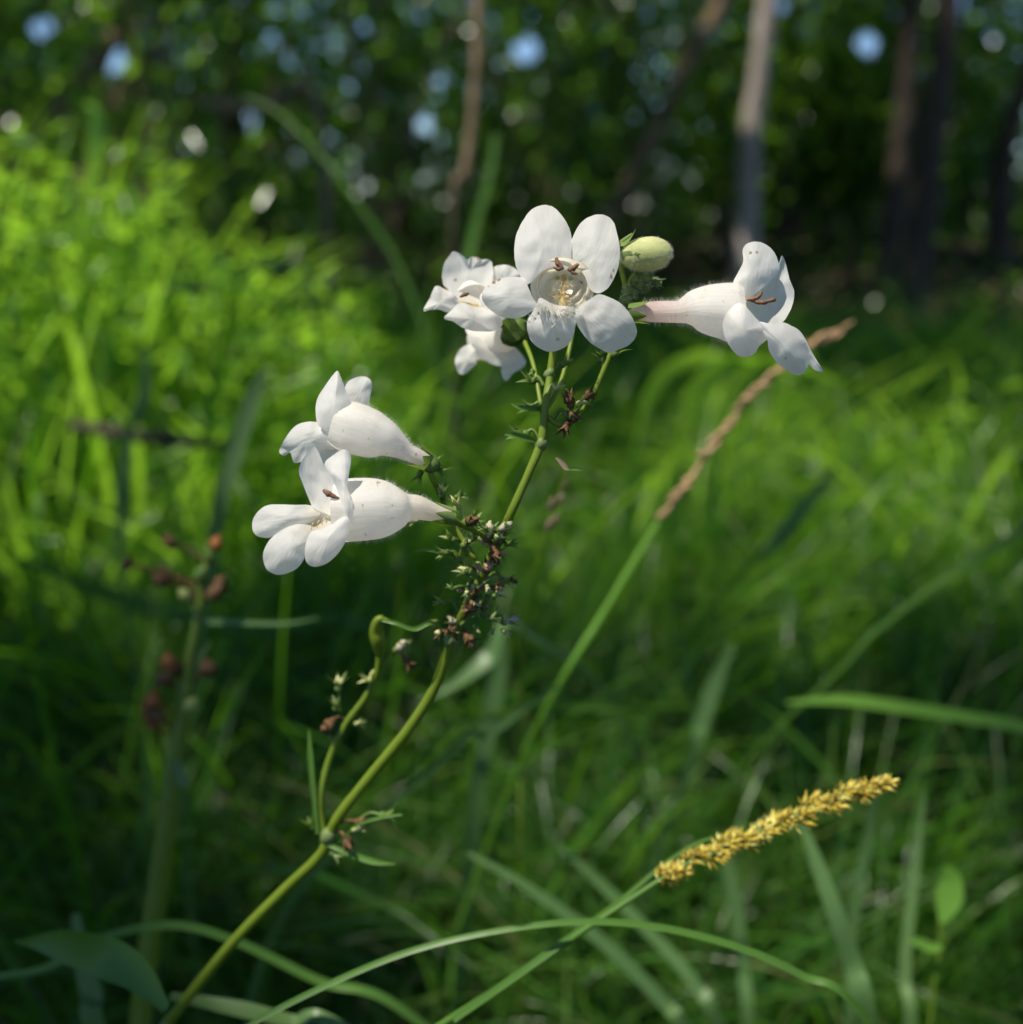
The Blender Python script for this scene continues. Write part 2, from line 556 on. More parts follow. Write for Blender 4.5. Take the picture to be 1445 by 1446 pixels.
def trunk_mesh(mb, x, y, r, h, lean=(0, 0), seed=0):
    z0 = float(gz(x, y)) - .05
    rr = random.Random(seed)
    pts, rad = [], []
    for k in range(9):
        f = k / 8
        wob = r * .7
        pts.append((x + lean[0] * f * h + rr.uniform(-wob, wob) * (k > 0), y + lean[1] * f * h + rr.uniform(-wob, wob) * (k > 0), z0 + f * h))
        rad.append(r * (1.35 if k == 0 else 1 - .55 * f))
    tube(mb, pts, rad, 14, res=50, wob=.22)
    return pts


TREES = [
    (1302, 4.5, .060, (0, 0), 'bark', 'dark straight tree trunk standing right of the others in the woodland shade'),
    (1258, 5.6, .055, (.01, 0), 'bark', 'grey brown trunk just left of and behind the dark straight trunk'),
    (1060, 6.0, .062, (.012, 0), 'bark_pale', 'pale trunk with its upper part in full sun'),
    (820, 7.0, .065, (.012, 0), 'bark', 'slim brown trunk behind and above the front white flower'),
    (873, 9.0, .095, (0, 0), 'bark', 'dark far trunk right of the slim brown one'),
    (1110, 8.0, .070, (-.01, 0), 'bark', 'thin shaded trunk between the pale trunk and the grey brown trunk'),
    (1425, 7.0, .075, (0, 0), 'bark', 'thick shaded trunk at the right edge of the picture'),
    (330, 9.5, .120, (.02, 0), 'bark', 'thick dark trunk far behind the sunlit sedge'),
    (12, 5.6, .090, (0, 0), 'bark', 'black trunk in shade at the upper left corner'),
    (560, 11, .110, (0, 0), 'bark', 'far dark trunk left of the upright brown stalk'),
]
SHORT = ['dark straight trunk', 'grey brown trunk', 'pale sunlit trunk', 'slim brown trunk', 'dark far trunk', 'thin shaded trunk', 'thick trunk at the right edge', 'thick dark far trunk', 'black corner trunk', 'far dark trunk']
tree_xy = []
troots = []
for i, (px, dist, r, lean, bm, lab) in enumerate(TREES):
    x, y = gpos(px, dist)
    e = empty('woodland_tree', (x, y, 0), lab, 'tree', 'trees standing behind the grass')
    mb = MB()
    h = 6.2
    trunk_mesh(mb, x, y, r, h, lean, 100 + i)
    mb.build('trunk', M[bm], e)
    tree_xy.append((x + lean[0] * h, y))
    troots.append(e)
# two more trees stand beside and behind the photographer; their crowns shade the glade
for x, y, lab in ((-2.6, -1.6, 'tree beside the glade whose crown shades the grass'), (1.9, -2.2, 'tree behind the viewer at the edge of the glade')):
    e = empty('woodland_tree', (x, y, 0), lab, 'tree', 'trees standing behind the grass')
    mb = MB()
    trunk_mesh(mb, x, y, .11, 6.0, (0, 0), int(x * 10) + 77)
    mb.build('trunk', M['bark'], e)
    tree_xy.append((x, y))
    troots.append(e)

# crowns
NC = 120000
cx_ = rng.uniform(-7.5, 7.5, NC)
cy_ = rng.uniform(-3.5, 13.5, NC)
cz_ = 3.4 + rng.uniform(0, 1, NC) * 2.6 + .4 * np.sin(cx_ * 1.7) * np.cos(cy_ * 1.3)
C = np.stack([cx_, cy_, cz_], -1)
C = C[sunfilter(C, .17)]
shx = C[:, 0] - s_[0] / s_[2] * (C[:, 2] - .3); shy = C[:, 1] - s_[1] / s_[2] * (C[:, 2] - .3)
C = C[(np.abs(shx) < .62 * np.maximum(shy, 0) + 1.7) & (shy > -1.1)]
# thinner above and to the right of the glade so that open sky lights the plants
TX = np.array(tree_xy)
near = np.argmin(np.hypot(C[:, 0:1] - TX[None, :, 0], C[:, 1:2] - TX[None, :, 1]), axis=1)
for k, e in enumerate(troots):
    sel = C[near == k]
    v, q, r_ = leaves(sel, np.full(len(sel), .17), .62, .35, cut=False)
    v = v - np.array(e.location)
    o = np_mesh('crown', v, q, M['leaf'], e, {'rnd': r_})
    mb = MB()
    for j in range(5):
        a = rng.uniform(0, 6.28)
        bx, by = tree_xy[k]
        tube(mb, [(bx, by, 3.2 + j * .4), (bx + math.cos(a) * .9, by + math.sin(a) * .9, 4.0 + j * .35), (bx + math.cos(a) * 2, by + math.sin(a) * 2, 4.7 + j * .25)], [.035, .022, .008], 7)
    mb.build('branch', M['bark'], e)

# understory shrubs
SHR = []
for k in range(34):
    y = 2.9 + 8.0 * ((k + .5) / 34) ** 1.1
    x = (rng.uniform(-.58, .58)) * y
    SHR.append([x, y])
n = 0
for k, (x, y) in enumerate(SHR):
    h = rng.uniform(.9, 1.9) + y * .12
    open_right = (x / y > .16 and y < 4.2)
    if x / y > .12 and y < 6.6:
        u_ = x / y
        y = 6.7 + rng.uniform(0, 3.0); x = u_ * y
    lime = (k % 3 == 0)
    ppx = CX + FP * x / (y * math.cos(PITCH))
    tn, tl = min(((abs(ppx - T_[0]), T_) for T_ in TREES), key=lambda q_: q_[0])[1], ''
    side = 'left' if ppx < tn[0] else 'right'
    rowd = 'front' if y < 4.6 else 'middle' if y < 7.4 else 'back'
    slab = ('light' if lime else 'dark') + ' green shrub in the ' + rowd + ' row, ' + side + ' of the ' + SHORT[TREES.index(tn)]
    e = empty('understory_shrub', (x, y, 0), slab,
              'shrub', 'understory shrubs')
    g0 = float(gz(x, y))
    mb = MB()
    pts = []
    for j in range(6):
        a = rng.uniform(0, 6.28)
        rr = rng.uniform(.25, .6)
        tip_ = (x + math.cos(a) * rr, y + math.sin(a) * rr, g0 + h * rng.uniform(.6, 1.15))
        tube(mb, [(x, y, g0 - .03), (x + math.cos(a) * rr * .4, y + math.sin(a) * rr * .4, g0 + h * .45), tip_], [.012, .008, .003], 6)
        pts.append(tip_)
    mb.build('stem', M['twig'], e)
    nl = int(700 + 90 * y)
    # leaves along the limbs
    cc = []
    for tp in pts:
        m_ = nl // 6
        f = rng.uniform(.25, 1.08, m_)[:, None]
        base = np.array([x, y, g0]); tp = np.array(tp)
        cc.append(base + (tp - base) * f + rng.normal(0, 1, (m_, 3)) * np.array([.22, .22, .17]) * (.5 + f))
    cc = np.concatenate(cc)
    cc = cc[cc[:, 2] > g0 + .05]
    for zz_ in (.95, 1.2, 1.45, 1.7):      # the ray of sun that reaches the pale trunk
        pc = np.array((1.35, 5.95, zz_)); q_ = cc - pc; t2 = q_ @ s_
        cc = cc[~((np.linalg.norm(q_ - t2[:, None] * s_, axis=1) < .16) & (t2 > 0))]
    v, q, r_ = leaves(cc, np.full(len(cc), .065 if y < 6 else .085), .62, .9, droop=-.5, dsd=.6)
    v -= np.array(e.location)
    np_mesh('foliage', v, q, M['leaf_lime' if lime else 'leaf'], e, {'rnd': r_})

# the far wood: one mass
nf = 58000
fx = rng.uniform(-14, 14, nf); fy = rng.uniform(10.5, 17, nf)
fz = 5.2 * rng.uniform(0, 1, nf) ** 1.6
cl = np.sin(fx * 2.2 + fz * 1.7) + np.cos(fz * 3.1 - fx * 1.1 + fy)
fc = np.stack([fx, fy, fz], -1)[(cl + rng.normal(0, .8, nf)) > -1.7]
v, q, r_ = leaves(fc, np.full(len(fc), .17), .62, 1.2, droop=-.7, dsd=.6)
tag(np_mesh('far_woods', v, q, M['leaf'], None, {'rnd': r_}), 'mass of far woodland leaves closing the view', 'woods', kind='stuff')
# low woodland herbs and fallen leaves
nh = 9000
hy = rng.uniform(2.2, 9, nh); hx = rng.uniform(-.62, .62, nh) * hy
hz = gz(hx, hy) + rng.uniform(.02, .30, nh) * rng.uniform(.2, 1, nh)
kp = ~((hx / hy > .13) & (rng.uniform(0, 1, nh) < .6))
v, q, r_ = leaves(np.stack([hx, hy, hz], -1)[kp], np.full(int(kp.sum()), .05), .55, .3, cut=False)
tag(np_mesh('ground_cover', v, q, M['leaf'], None, {'rnd': r_}), 'low leafy ground cover on the woodland floor', 'ground cover', kind='stuff')
nh = 9000
hy = rng.uniform(1.2, 9, nh); hx = rng.uniform(-.62, .62, nh) * hy
v, q, r_ = leaves(np.stack([hx, hy, gz(hx, hy) + rng.uniform(.005, .03, nh)], -1), np.full(nh, .06), .6, .25, cut=False)
tag(np_mesh('leaf_litter', v, q, M['litter'], None, {'rnd': r_}), 'brown fallen leaves lying on the woodland floor', 'leaf litter', kind='stuff')

# ------------------------------------------------------------------ grass
def blades(x, y, L, wid, th0, bend, az, seg=9, twist=None):
    n = len(x)
    t = np.linspace(0, 1, seg + 1)
    th = th0[:, None] + bend[:, None] * t[None, :] ** 1.4
    ds = (L / seg)[:, None]
    hz_ = np.concatenate([np.zeros((n, 1)), np.cumsum(np.sin(th[:, :-1]) * ds, 1)], 1)
    vz = np.concatenate([np.zeros((n, 1)), np.cumsum(np.cos(th[:, :-1]) * ds, 1)], 1)
    X = x[:, None] + hz_ * np.cos(az)[:, None]
    Y = y[:, None] + hz_ * np.sin(az)[:, None]
    Z = (gz(x, y) - .01)[:, None] + vz
    prof = np.interp(t, [0, .15, .55, .85, 1], [.65, 1, .92, .5, .03])
    tw = (rng.uniform(-.6, .6, n) if twist is None else twist)[:, None] + t[None, :] * rng.uniform(-1.2, 1.2, n)[:, None]
    S = np.stack([-np.sin(az)[:, None] * np.cos(tw), np.cos(az)[:, None] * np.cos(tw), np.sin(tw)], -1)
    C_ = np.stack([X, Y, Z], -1)
    # blade normal for the fold
    Tn = np.stack([np.sin(th) * np.cos(az)[:, None], np.sin(th) * np.sin(az)[:, None], np.cos(th)], -1)
    Nn = np.cross(Tn, S)
    w_ = (wid[:, None] * prof[None, :] * .5)[..., None]
    Vv = np.stack([C_ + S * w_ + Nn * w_ * .45, C_, C_ - S * w_ + Nn * w_ * .45], 2)     # n, seg+1, 3, 3
    return Vv, t


def cull(Vv, dmin=.30):
    n = len(Vv)
    px, py, d = proj(Vv[:, :, 1].reshape(-1, 3))
    px, py, d = (a.reshape(n, -1) for a in (px, py, d))
    bad = (d > .0) & (d < dmin) & (px > -120) & (px < 1560) & (py > -120) & (py < 1600)
    near_ = (np.abs(d) < .05)
    return ~(bad.any(1) | near_.any(1))


def blade_object(name, Vv, t, mat, label, cat='grass', rnd=None, drytip=.25):
    n, m = Vv.shape[:2]
    idx = np.arange(n * m * 3).reshape(n, m, 3)
    q = []
    for j in (0, 1):
        q.append(np.stack([idx[:, :-1, j], idx[:, :-1, j + 1], idx[:, 1:, j + 1], idx[:, 1:, j]], -1).reshape(-1, 4))
    q = np.concatenate(q)
    r_ = rng.beta(2, 2.2, n) if rnd is None else rnd
    rr = np.repeat(r_, m * 3)
    dry = (rng.uniform(0, 1, n) < drytip)[:, None] * np.clip((t[None, :] - .8) * 5, 0, 1) * rng.uniform(.3, 1, n)[:, None]
    tt = np.repeat(dry.reshape(-1), 3)
    o = np_mesh(name, Vv.reshape(-1, 3), q, mat, None, {'rnd': rr, 'tip': tt})
    return tag(o, label, cat, kind='stuff')


def field(nt_, xf, yr, hfun, per=(9, 16), spread=.035, wid=(.0022, .0055)):
    ty = np.sqrt(rng.uniform(yr[0] ** 2, yr[1] ** 2, nt_))
    tx = rng.uniform(xf[0], xf[1], nt_) * ty
    cnt = rng.integers(per[0], per[1], nt_)
    ti = np.repeat(np.arange(nt_), cnt)
    n = len(ti)
    az = rng.uniform(0, 2 * np.pi, n)
    flow = rng.uniform(0, 2 * np.pi, nt_)[ti]
    az = np.where(rng.uniform(0, 1, n) < .45, flow + rng.normal(0, .5, n), az)
    rr = rng.uniform(0, spread, n)
    x = tx[ti] + rr * np.cos(az); y = ty[ti] + rr * np.sin(az)
    L = hfun(x, y) * rng.uniform(.6, 1.18, n)
    wd = rng.uniform(wid[0], wid[1], n)
    th0 = np.abs(rng.normal(.10, .14, n))
    bend = np.abs(rng.normal(1.1, .6, n))
    return x, y, L, wd, th0, bend, az


def h_mid(x, y):
    u = x / np.maximum(y, .2)
    return np.interp(u, [-.6, -.25, -.05, .1, .6], [.40, .38, .36, .32, .30]) * np.interp(y, [.3, .6, 1.2, 2.6], [.80, .95, 1.05, .9])


a = field(1750, (-.66, .66), (.42, 2.7), h_mid)
Vv, t_ = blades(*a)
k_ = cull(Vv)
blade_object('grass', Vv[k_], t_, M['grass'], 'dense green grass and sedge filling the glade')
a = field(760, (-.7, .7), (.36, 1.0), lambda x, y: .30 + 0 * x, per=(8, 15), spread=.05, wid=(.0010, .0026))
a = list(a); a[5] = a[5] + .5
Vv, t_ = blades(*a, seg=12)
k_ = cull(Vv, .28)
blade_object('fine_grass', Vv[k_], t_, M['fine'], 'tangle of fine arching grass low in the foreground', drytip=.5)
# tall sedge mass, left
a = field(150, (-.80, -.12), (.80, 1.5), lambda x, y: np.interp(x / y, [-.7, -.42, -.30, -.12], [.57, .56, .47, .40]), per=(9, 18), spread=.06, wid=(.005, .011))
Vv, t_ = blades(*a)
k_ = cull(Vv, .5)
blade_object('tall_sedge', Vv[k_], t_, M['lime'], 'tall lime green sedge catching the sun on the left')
# arching sedge, right middle ground
a = field(210, (.08, .62), (.75, 2.1), lambda x, y: .40 + 0 * x, per=(8, 16), spread=.045, wid=(.004, .008))
a = list(a); a[5] = a[5] + .7
Vv, t_ = blades(*a)
k_ = cull(Vv, .45)
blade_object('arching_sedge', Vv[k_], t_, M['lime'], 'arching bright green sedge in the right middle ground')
# feathery leafy herbs standing in the grass
for k in range(30):
    left = k < 20
    if left:
        u_ = -.50 + .034 * k + rng.uniform(-.015, .015) if k < 13 else rng.uniform(-.5, -.15)
        y = rng.uniform(.85, 1.25)
        hh = float(np.interp(u_, [-.5, -.40, -.28, -.08], [.56, .54, .46, .38])) * rng.uniform(.88, 1.04)
    else:
        u_ = rng.uniform(.1, .5); y = rng.uniform(1.0, 1.9); hh = rng.uniform(.22, .34)
    x = u_ * y
    e = empty('leafy_herb', (x, y, 0), ('tall feathery light green herb in the sunlit sedge on the left' if left else 'low feathery green herb in the grass on the right'), 'herb',
              'feathery herbs on the left' if left else 'feathery herbs on the right')
    g0 = float(gz(x, y)); lx, ly = rng.uniform(-.08, .08, 2)
    mb = MB(); tube(mb, [(x, y, g0 - .02), (x + lx * .3, y + ly * .3, g0 + hh * .5), (x + lx, y + ly, g0 + hh)], [.0013, .0011, .0007], 6, rnd=.4); mb.build('stem', M['stem'], e)
    m_ = 150
    f = rng.uniform(.25, 1.0, m_)
    sp_ = .055 * (1.15 - f)[:, None] + .008
    cc = np.stack([x + lx * f ** 1.7, y + ly * f ** 1.7, g0 + hh * f], -1) + rng.normal(0, 1, (m_, 3)) * sp_ * np.array([1, 1, .5])
    v, q, r_ = leaves(cc, np.full(m_, .026), .34, .7, cut=False, droop=.3, dsd=.5)
    v -= np.array(e.location)
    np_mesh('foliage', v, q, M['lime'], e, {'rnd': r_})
# dead thatch on the ground
nth = 6000
y = np.sqrt(rng.uniform(.3 ** 2, 2.0 ** 2, nth)); x = rng.uniform(-.7, .7, nth) * y
Vv, t_ = blades(x, y, rng.uniform(.06, .22, nth), rng.uniform(.0015, .004, nth), rng.uniform(.7, 1.45, nth), rng.uniform(0, .4, nth), rng.uniform(0, 6.28, nth), seg=4)
k_ = cull(Vv)
blade_object('thatch', Vv[k_], t_, M['thatch'], 'brown dead grass thatch under the green blades', 'dead grass')


# ------------------------------------------------------------------ single blades
def blade(name, pts, label, mat='blade', fold=.18, face=None, res=None, parent=None, group=None, ground=True, cat='grass blade', tilt=0.0, rnd=.5):
    """pts: (px, py, depth m, width mm); rooted in the ground past the last point"""
    W = [P(a, b, c) for a, b, c, d in pts]
    wd = [d / 1000 * (.78 if mat == 'blade_dull' else 1) for *_, d in pts]
    if ground:
        l, p = W[-1], W[-2]
        dr = (l - p).normalized()
        mid = l + Vector((dr.x * .08, max(dr.y, 0) * .08 + .01, -.10)) if l.z > .16 else l
        if l.z > .16:
            mid.z = max(mid.z, .07)
            W.append(mid); wd.append(wd[-1] * .9)
        W.append(Vector((W[-1].x + dr.x * .02, W[-1].y + .012, -.02))); wd.append(wd[-1] * .8)
    c = catmull([list(p) + [w_] for p, w_ in zip(W, wd)], res or len(W) * 12)
    path = [Vector(q_[:3]) for q_ in c]
    V, F, rr = [], [], []
    n = len(path)
    for i, p in enumerate(path):
        T = (path[min(n - 1, i + 1)] - path[max(0, i - 1)]).normalized()
        view = (EYE - p).normalized()
        S = T.cross(view).normalized()
        Nn = S.cross(T).normalized()
        if tilt:
            a_ = tilt * (1 + .3 * math.sin(i * .21))
            S, Nn = S * math.cos(a_) + Nn * math.sin(a_), Nn * math.cos(a_) - S * math.sin(a_)
        w_ = max(c[i][3], 1e-5) * .5
        V += [p + S * w_ + Nn * w_ * fold, p, p - S * w_ + Nn * w_ * fold]
        if i:
            b = i * 3
            for j in (0, 1):
                F.append((b - 3 + j, b - 2 + j, b + 1 + j, b + j))
    mb = MB()
    mb.add(V, F, rnd=rnd)
    o = mb.build(name, M[mat], parent)
    if parent is None:
        tag(o, label, cat, group)
    return o


B = blade
B('grass_blade', [(1240, 1460, .215, 1.5), (1130, 1376, .212, 1.6), (1000, 1325, .21, 1.5), (860, 1302, .208, 1.4), (720, 1312, .206, 1.2), (560, 1350, .205, 1.2), (380, 1432, .203, 1.2), (300, 1490, .20, 1.0)][::-1],
  'long green blade arching across the bottom from left to right', 'blade', tilt=.2)
B('grass_blade', [(-20, 1380, .26, 1.6), (60, 1368, .26, 1.9), (140, 1326, .26, 2.0), (240, 1306, .262, 2.1), (330, 1328, .265, 2.1), (450, 1385, .27, 2.2), (600, 1450, .275, 2.2)],
  'low green blade arching behind the foot of the flower stem', 'blade')
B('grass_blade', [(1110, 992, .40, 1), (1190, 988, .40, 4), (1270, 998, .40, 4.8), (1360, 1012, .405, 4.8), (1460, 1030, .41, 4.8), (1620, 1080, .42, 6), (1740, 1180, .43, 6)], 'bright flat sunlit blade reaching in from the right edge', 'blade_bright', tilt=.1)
B('grass_blade', [(1460, 738, .42, 3), (1400, 775, .42, 3), (1330, 818, .42, 2.8), (1250, 880, .42, 2.4), (1200, 930, .42, 2)], 'thin drooping blade above the bright flat blade', 'blade', tilt=.3)
B('grass_blade', [(374, 520, .40, 3), (357, 560, .40, 8), (335, 630, .40, 8), (312, 710, .40, 7.5), (296, 800, .41, 6), (280, 900, .42, 5)], 'upright bluish blade left of the paired white flowers', 'blade_dull', tilt=.1, rnd=1.0)
B('grass_blade', [(1128, 1150, .31, 1), (1150, 1210, .305, 5), (1180, 1290, .30, 6.5), (1204, 1360, .30, 7), (1226, 1460, .30, 7)], 'broad grey green blade rising toward the golden spike', 'blade_dull', tilt=.25)
B('grass_blade', [(660, 1205, .33, 2), (740, 1250, .33, 4), (850, 1330, .33, 5.5), (940, 1420, .33, 6), (975, 1470, .33, 6)], 'grey green blade crossing under the long arch', 'blade_dull', tilt=.3)
B('grass_blade', [(790, 1195, .36, 2), (850, 1250, .36, 4.5), (930, 1330, .355, 5.5), (985, 1395, .35, 6), (1020, 1460, .35, 6)], 'second grey green blade right of the first under the arch', 'blade_dull', tilt=.2)
B('grass_blade', [(1306, 1120, .34, 1), (1296, 1200, .34, 3.2), (1284, 1300, .34, 4.5), (1278, 1380, .34, 5), (1284, 1470, .34, 5)], 'pale upright blade with a small yellow leaf beside it', 'blade_dull', tilt=.1, rnd=1.1)
B('grass_blade', [(1020, 1190, .38, 3), (1032, 1240, .38, 7), (1042, 1300, .38, 7), (1050, 1370, .38, 6), (1056, 1470, .38, 6)], 'short bluish blade below the middle of the golden spike', 'blade_dull')
B('grass_blade', [(1236, 1120, .37, 3), (1226, 1180, .37, 5), (1210, 1260, .37, 5.5), (1200, 1350, .37, 5), (1196, 1460, .37, 5)], 'narrow blade below the tip of the golden spike', 'blade_dull', tilt=.4)
B('grass_blade', [(712, 890, .42, 2), (706, 940, .42, 8), (692, 1010, .42, 10), (676, 1100, .42, 9), (664, 1220, .43, 8)], 'blurred bluish blade behind the main stem', 'blade_dull', tilt=.3)
B('grass_blade', [(590, 990, .40, 1), (630, 975, .40, 3), (690, 930, .40, 9), (740, 890, .41, 4)], 'short bluish leaf lying behind the bluish blade', 'blade_dull', tilt=.6)
B('grass_blade', [(106, 1290, .30, 3), (118, 1360, .30, 6.5), (130, 1410, .30, 7.5), (140, 1470, .30, 7.5)], 'pale glossy blade standing in the lower left corner', 'blade_dull', tilt=.1, rnd=.95)
B('grass_blade', [(240, 1408, .245, 3), (290, 1416, .245, 4), (350, 1428, .245, 5), (410, 1444, .245, 5), (520, 1480, .245, 4)], 'pale glossy blade lying across the bottom edge by the stem', 'blade_dull', tilt=.5, rnd=.9)
B('grass_blade', [(30, 790, .62, 5), (150, 838, .62, 11), (260, 872, .62, 11), (380, 890, .63, 8), (520, 884, .64, 4)], 'broad dark blade leaning across the left middle', 'blade', tilt=.5, rnd=.0)
B('grass_blade', [(1040, 820, .55, 3), (1090, 770, .55, 7), (1140, 710, .56, 8), (1180, 660, .57, 4)][::-1], 'dark leaning blade in the sunny right middle ground', 'blade', rnd=0, tilt=.5)
B('grass_blade', [(1035, 910, .45, 3), (1010, 960, .45, 9), (990, 1020, .45, 9), (975, 1080, .45, 6)], 'bluish leaning blade right of centre', 'blade_dull', tilt=.3)
B('grass_blade', [(990, 998, .42, 2), (900, 998, .42, 5), (800, 996, .42, 5), (700, 1010, .42, 5), (600, 1060, .42, 5)], 'green blade lying level right of the main stem', 'blade', tilt=.7)
B('grass_blade', [(790, 968, .33, 1), (740, 1000, .33, 3), (690, 1036, .33, 4), (620, 1075, .33, 4)], 'dull green blade crossing behind the stem', 'blade_dull', tilt=.4)
B('grass_blade', [(345, 135, .72, 1.2), (395, 160, .72, 2.4), (450, 215, .72, 3.0), (500, 280, .72, 3.4), (560, 370, .73, 3.6), (610, 500, .74, 3.6)], 'big blurred green blade arching over the left grass', 'blade', rnd=.7, tilt=.35)
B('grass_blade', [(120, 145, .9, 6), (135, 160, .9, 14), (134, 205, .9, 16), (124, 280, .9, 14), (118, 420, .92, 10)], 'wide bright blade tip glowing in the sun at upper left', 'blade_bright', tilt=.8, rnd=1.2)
B('grass_blade', [(235, 412, .62, 3), (262, 408, .62, 8), (285, 408, .62, 8), (310, 410, .62, 3), (300, 520, .64, 3)], 'short pale leaf lying level in the sunlit sedge', 'blade_dull', tilt=.9, rnd=1)
B('grass_blade', [(322, 380, .66, 3), (350, 377, .66, 8), (400, 376, .66, 9), (432, 380, .66, 6), (450, 480, .68, 4)], 'long pale leaf lying level above the short pale one', 'blade_dull', tilt=.9, rnd=1)
B('grass_blade', [(205, 490, .6, 3), (205, 540, .6, 8), (192, 590, .6, 9), (180, 620, .6, 8), (170, 760, .6, 6)], 'pale shining blade in the left grass', 'blade_dull', tilt=.5, rnd=1)
B('grass_blade', [(700, 190, .75, 4), (690, 250, .75, 5), (668, 330, .75, 6), (650, 420, .75, 6)], 'blurred green blade beside the upright brown stalk', 'blade', rnd=.5)
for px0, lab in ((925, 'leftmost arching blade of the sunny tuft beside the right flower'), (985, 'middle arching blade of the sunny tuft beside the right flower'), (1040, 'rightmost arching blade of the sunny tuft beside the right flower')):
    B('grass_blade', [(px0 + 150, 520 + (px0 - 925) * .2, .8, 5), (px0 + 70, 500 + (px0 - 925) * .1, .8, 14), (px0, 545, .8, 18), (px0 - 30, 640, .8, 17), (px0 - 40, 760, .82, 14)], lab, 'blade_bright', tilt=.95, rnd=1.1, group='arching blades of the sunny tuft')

# small yellow-green leaf on a thin stem, lower right
e = empty('seedling', P(1335, 1446, .33), 'small seedling with one oval leaf near the lower right edge', 'plant')
mb = MB(); pxtube(mb, [(1328, 1300, .33, .4), (1326, 1350, .33, .5), (1318, 1400, .33, .5), (1312, 1480, .33, .6)]); mb.build('stem', M['stem'], e)
B('leaf', [(1334, 1222, .33, 1), (1344, 1240, .33, 6), (1340, 1270, .33, 8), (1330, 1305, .33, 1.5)], None, 'blade_bright', parent=e, ground=False)
B('leaf', [(1285, 1328, .325, 1), (1300, 1332, .325, 3), (1315, 1338, .325, 3), (1332, 1338, .325, 1)], None, 'blade_bright', parent=e, ground=False)

# ------------------------------------------------------------------ flowers
def stains(V, spots):
    if not spots: return [0.0] * len(V)
    px, py, d = proj(np.array([tuple(v) for v in V]))
    s = np.zeros(len(V))
    for sx, sy, r, k in spots:
        s = np.maximum(s, k * np.clip(1.25 - np.hypot(px - sx, py - sy) / r, 0, 1))
    return list(s)


def petal(parent, outline, z0, D, bulge=1.2, tiltx=0, tilty=0, tip=None, curl=0, ruffle=.25, spots=(), cream=None, seed=0, mat='petal', name='petal', ctr=None, fold=None, edge=0, pink=None):
    """outline: photo pixels of the rim; z0 mm behind depth D; tilt in mm per 100 px; tip (px,py): direction of the veins"""
    o = catmull(outline, 64, closed=True)
    c = np.array(ctr) if ctr else np.mean(o, axis=0)
    bx0, bx1 = min(q_[0] for q_ in o), max(q_[0] for q_ in o)
    R0 = max(np.linalg.norm(q_ - c) for q_ in o)
    ax = (np.array(tip) - c) if tip else np.array((0, -1.0))
    ax = ax / np.linalg.norm(ax)
    pr = np.array((-ax[1], ax[0]))
    nr = 16
    V, F, ac, al = [], [], [], []
    pinkv, crv = [], []

    def place(q_, s, ang):
        dxy = q_ - c
        u, v_ = dxy @ pr / R0, dxy @ ax / R0
        dz = z0 + tiltx * dxy[0] / 100 + tilty * dxy[1] / 100 - .62 * bulge * (1 - s * s)
        dz += curl * max(0, v_) ** 2
        if fold: dz += fold * abs(u) ** 1.3
        dz += ruffle * s * s * (math.sin(ang * 5 + seed) * .5 + noise.noise(Vector((q_[0] * .035, q_[1] * .035, seed * 3.3))) * 1.1)
        dz += .24 * noise.noise(Vector((q_[0] * .06, q_[1] * .06, seed + 9.0)))
        dz += .05 * math.sin(u * 13 + seed) * s * (.4 + .6 * max(0, v_)) + .05 * noise.noise(Vector((u * 16, v_ * 3, seed)))
        V.append(P(q_[0], q_[1], D + dz / 1000))
        ac.append(u); al.append(v_)
        crv.append(0 if cream is None else max(0.0, min(1.0, 1 - np.hypot(q_[0] - cream[0], q_[1] - cream[1]) / cream[2])) * cream[3])
        pinkv.append(0 if pink is None else max(0.0, min(1.0, 1 - np.hypot(q_[0] - pink[0], q_[1] - pink[1]) / pink[2])) * pink[3])
    place(c, 0, 0)
    for r_ in range(1, nr + 1):
        s = r_ / nr
        for k in range(64):
            rim = 1 + (.012 * noise.noise(Vector((k * .9, seed * 7.1, 0))) if s > .9 else 0)
            place(c + (o[k] - c) * s * rim, s, k / 64 * 2 * math.pi)
    for k in range(64):
        F.append((0, 1 + (k + 1) % 64, 1 + k))
    for r_ in range(nr - 1):
        for k in range(64):
            a_ = 1 + r_ * 64
            F.append((a_ + k, a_ + (k + 1) % 64, a_ + 64 + (k + 1) % 64, a_ + 64 + k))
    st = stains(V, spots)
    if edge:
        for k in range(64):
            for j in range(2):
                i_ = 1 + (nr - 1 - j) * 64 + k
                st[i_] = max(st[i_], edge * (1 - j * .5) * (.5 + noise.noise(Vector((k * .35, seed, 2)))))
    mb = MB()
    mb.add(V, F, stain=st, across=ac, along=al, cream=crv, pink=pinkv)
    return mb.build(name, M[mat], parent)


def Z1(*pts):  # first close look, origin (580,270)
    return [(580 + x / 4.25, 270 + y / 4.25) for x, y in pts]


def Z2(*pts):
    return [(860 + x / 4.25, 300 + y / 4.25) for x, y in pts]


def Z3(*pts):
    return [(340 + x / 4.25, 500 + y / 4.25) for x, y in pts]


